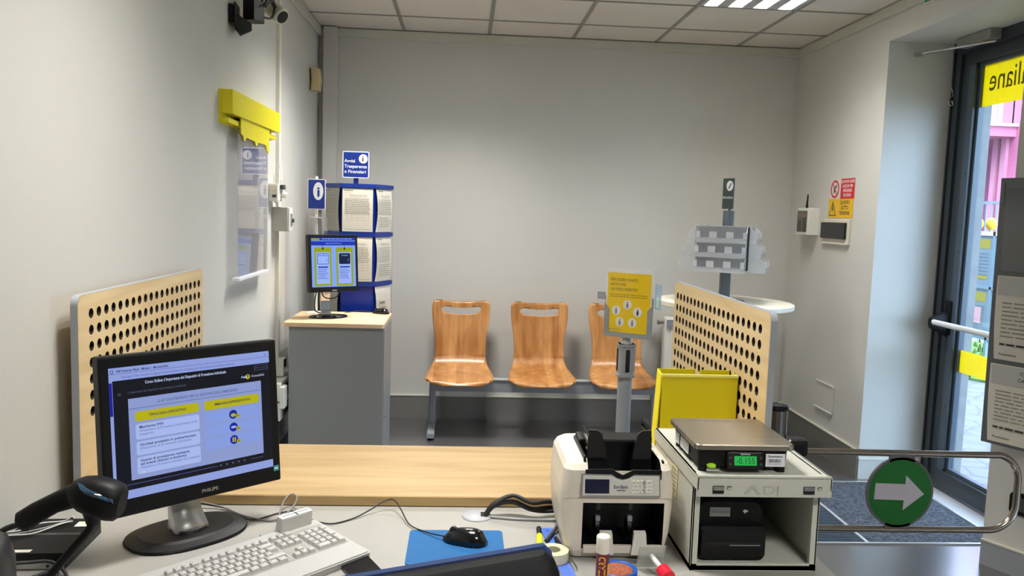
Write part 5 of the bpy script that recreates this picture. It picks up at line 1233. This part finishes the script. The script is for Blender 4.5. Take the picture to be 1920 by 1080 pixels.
# ================================================================== LEFT CORNER OF THE DESK
Mbx = T(-.850, 1.738, ZD) @ RZ(3)
pcb = thing('mini_computer', 'flat black mini computer on the desk at the far left', 'computer', M=Mbx)
f = MB(Mbx); f.box(-.165, 0, 0, .20, .016, .037, BLACK, bev=.002); f.box(-.165, 0, .002, .20, .0, .016, mat('computer_side', (34, 34, 36), .5), bev=.001); f.build('case', pcb)
f = MB(Mbx); f.box(-.163, -.002, -.002, .002, .002, .016, mat('front_silver', (176, 176, 172), .35, metal=.5), bev=.001); f.cyl((-.035, -.0015, .009), (-.035, -.003, .009), .003, BLACKM, seg=12); f.box(-.020, -.006, -.003, -.0015, .007, .011, SILVER); f.build('front_panel', pcb)
f = MB(Mbx); f.rect(-.15, 0, .10, .112, .0374, mat('stripe_grey', (60, 60, 62), .3)); f.build('stripe', pcb)
f = MB(Mbx); f.rect(-.15, -.075, .006, .020, .0375, PAPER); f.build('label', pcb)
f = MB(Mbx @ T(0, 0, .0376)); f.box(-.040, -.006, .145, .175, 0, .001, PAPER); f.rect(-.030, -.008, .160, .172, .0013, mat('sticky_yellow', (230, 220, 130), .7)); o = f.build('paper_label'); tag(o, 'white and yellow paper slip on top of the mini computer', 'paper slip')
f = MB(Mbx @ T(0, 0, .0376))
for k in range(4): f.tube([(-.20, .06+.01*k, .012), (-.15, .085+.008*k, .006), (-.11, .10+.012*k, .004+.003*k), (-.07, .15+.006*k, .006), (-.05, .165, .006+.004*k)], .0016, (WHITE, GREYM, RUBBER, WHITE)[k])
o = f.build('thin_cables'); tag(o, 'tangle of thin white and grey cables lying on the mini computer', 'cable')
# barcode scanner on its bent stand
sn = thing('barcode_scanner', 'black hand-held barcode scanner resting over the mini computer', 'scanner', (-.70, 1.56, ZD))
hC = Vector((-.698, 1.60, .958)); ax = Vector((.80, .10, -.12)).normalized()     # nose direction
def sec(c, d, w_, h_, e=2.6, n=20, tilt=0):
    d = Vector(d).normalized(); s_ = d.cross(Vector((0, 0, 1))).normalized(); u_ = s_.cross(d)
    return [tuple(Vector(c)+s_*x+u_*y) for x, y in ellipse(w_, h_, n, e=e)]
f = MB()
f.loft([sec((-.868, 1.60, .897), (.8, 0, .55), .010, .014), sec((-.862, 1.60, .903), (.8, 0, .5), .014, .022), sec((-.835, 1.60, .922), (.8, 0, .45), .014, .021), sec((-.80, 1.60, .942), (.8, 0, .40), .015, .020), sec((-.765, 1.60, .957), (.8, 0, .15), .018, .024), sec((-.740, 1.60, .960), (1, 0, -.1), .026, .034)], BLACK)
f.build('handle', sn)
f = MB()
f.loft([sec((-.772, 1.60, .967), (1, 0, -.1), .012, .012), sec((-.762, 1.60, .966), (1, 0, -.1), .024, .024), sec((-.745, 1.60, .962), (1, 0, -.1), .031, .034), sec((-.720, 1.60, .957), (1, 0, -.12), .035, .040), sec((-.695, 1.60, .950), (1, 0, -.2), .035, .040), sec((-.675, 1.60, .944), (1, 0, -.2), .032, .036), sec((-.668, 1.60, .942), (1, 0, -.2), .024, .028)], BLACK); f.build('head', sn)
f = MB(); f.loft([[tuple(Vector((x, y, z))) for x, y, z in ((-.745+q, 1.578+w_, .992-.3*q+dz), (-.735+q, 1.566+w_, .984-.3*q+dz), (-.722+q, 1.563, .972-.3*q+dz), (-.728+q, 1.574, .984-.3*q+dz))] for q, w_, dz in ((0, 0, 0), (.02, 0, .001), (.04, .003, 0), (.052, .008, -.002))], mat('scan_glass', (40, 70, 90), .08, coat=1)); f.build('scan_window', sn)
f = MB(); f.tube([(-.868, 1.60, .897), (-.90, 1.60, .885), (-.95, 1.58, .85), (-1.0, 1.55, .80)], .006, RUBBER); f.build('cable', sn)
f = MB(); f.tube([(-.725, 1.60, .925), (-.735, 1.61, .89), (-.765, 1.60, .85), (-.80, 1.57, .80), (-.815, 1.55, .765), (-.815, 1.545, .745)], .0085, BLACK, seg=12); f.cyl((-.725, 1.60, .93), (-.727, 1.60, .90), .022, BLACK, .012); f.build('stand_neck', sn)
f = MB(); f.lathe([(.001, 0), (.055, 0), (.055, .006), (.012, .014), (.001, .014)], BLACK, (-.815, 1.545, ZD), seg=32); f.build('stand_base', sn)
rd = MB(); rd.lathe([(.001, .0), (.088, .0), (.090, .006), (.088, .165), (.080, .196), (.060, .209), (.001, .214)], mat('device_dark', (44, 44, 46), .35), (-.868, 1.40, ZD), seg=44)
o = rd.build('desk_device'); tag(o, 'dark rounded desktop device at the bottom left corner of the photo', 'device')
bc2 = MB().tube([(-.98, 1.66, .80), (-.93, 1.67, .785), (-.90, 1.69, .7775), (-.87, 1.72, .765), (-.83, 1.70, .748), (-.79, 1.62, .745)], .004, RUBBER)
bc2.tube([(-.95, 1.62, .745), (-.91, 1.66, .746), (-.87, 1.71, .746), (-.85, 1.70, .746), (-.84, 1.60, .745)], .005, RUBBER)
o = bc2.build('black_cables'); tag(o, 'black cables on the desk before the mini computer', 'cable')

# ================================================================== OFFICE CHAIR
oc = thing('office_chair', 'black office chair with blue trim whose back rises into the photo', 'office chair', (-.02, 1.06, 0))
LEA = mat('chair_leather', (6, 6, 9), .65, spec=.2, bump=.3, bs=200); BLF = mat('chair_blue', (14, 44, 92), .8)
# back: top edge slopes up to the right, gently curved
Mo = T(-.04, 1.18, .001) @ RZ(8)
n = 24; P_ = []
def back_ring(z, w_, th, yo, lean=0): return [(x+lean, y+yo, z+.115*(x)*(1 if z > .8 else .4)) for x, y in rrect(w_, th, th*.45, 5)]
f = MB(Mo)
f.loft([back_ring(.50, .40, .05, .02), back_ring(.60, .47, .06, .0), back_ring(.75, .49, .065, .02), back_ring(.86, .475, .065, .055), back_ring(.925, .455, .062, .075), back_ring(.945, .44, .052, .082), back_ring(.957, .41, .030, .088)], LEA)
f.build('backrest', oc)
f = MB(Mo)
f.loft([back_ring(.52, .39, .03, .062), back_ring(.75, .48, .03, .062), back_ring(.90, .462, .03, .097), back_ring(.945, .446, .026, .110), back_ring(.960, .42, .014, .108)], BLF)
f.build('back_cushion', oc)
f = MB(T(-.04, 1.10, 0) @ RZ(8)); f.loft([[(x, y-.05+.28, z) for x, y in rrect(.48*s_, .46*s_, .08, 6)] for z, s_ in ((.43, .9), (.445, 1), (.49, 1), (.505, .93))], BLF); f.build('seat', oc)
f = MB(); f.cyl((-.07, 1.30, .12), (-.07, 1.30, .43), .028, BLACK); f.build('gas_column', oc)
f = MB(); f.tube([(-.02, 1.17, .60), (-.03, 1.14, .47), (-.06, 1.22, .425), (-.07, 1.30, .42)], .018, BLACK); f.build('back_arm', oc)
for k in range(5):
    a = R(72*k+20); e = Vector((-.07+.28*math.cos(a), 1.30+.28*math.sin(a), .085))
    f = MB(); f.loft([sec((-.07+.03*math.cos(a), 1.30+.03*math.sin(a), .12), (math.cos(a), math.sin(a), 0), .026, .02), sec(e, (math.cos(a), math.sin(a), 0), .018, .012)], BLACK); g_ = f.build('base_leg', oc)
    f = MB(); f.cyl(e+Vector((0, 0, -.055))+Vector((-math.sin(a), math.cos(a), 0))*.022, e+Vector((0, 0, -.055))-Vector((-math.sin(a), math.cos(a), 0))*.022, .030, BLACK); f.build('caster', g_)
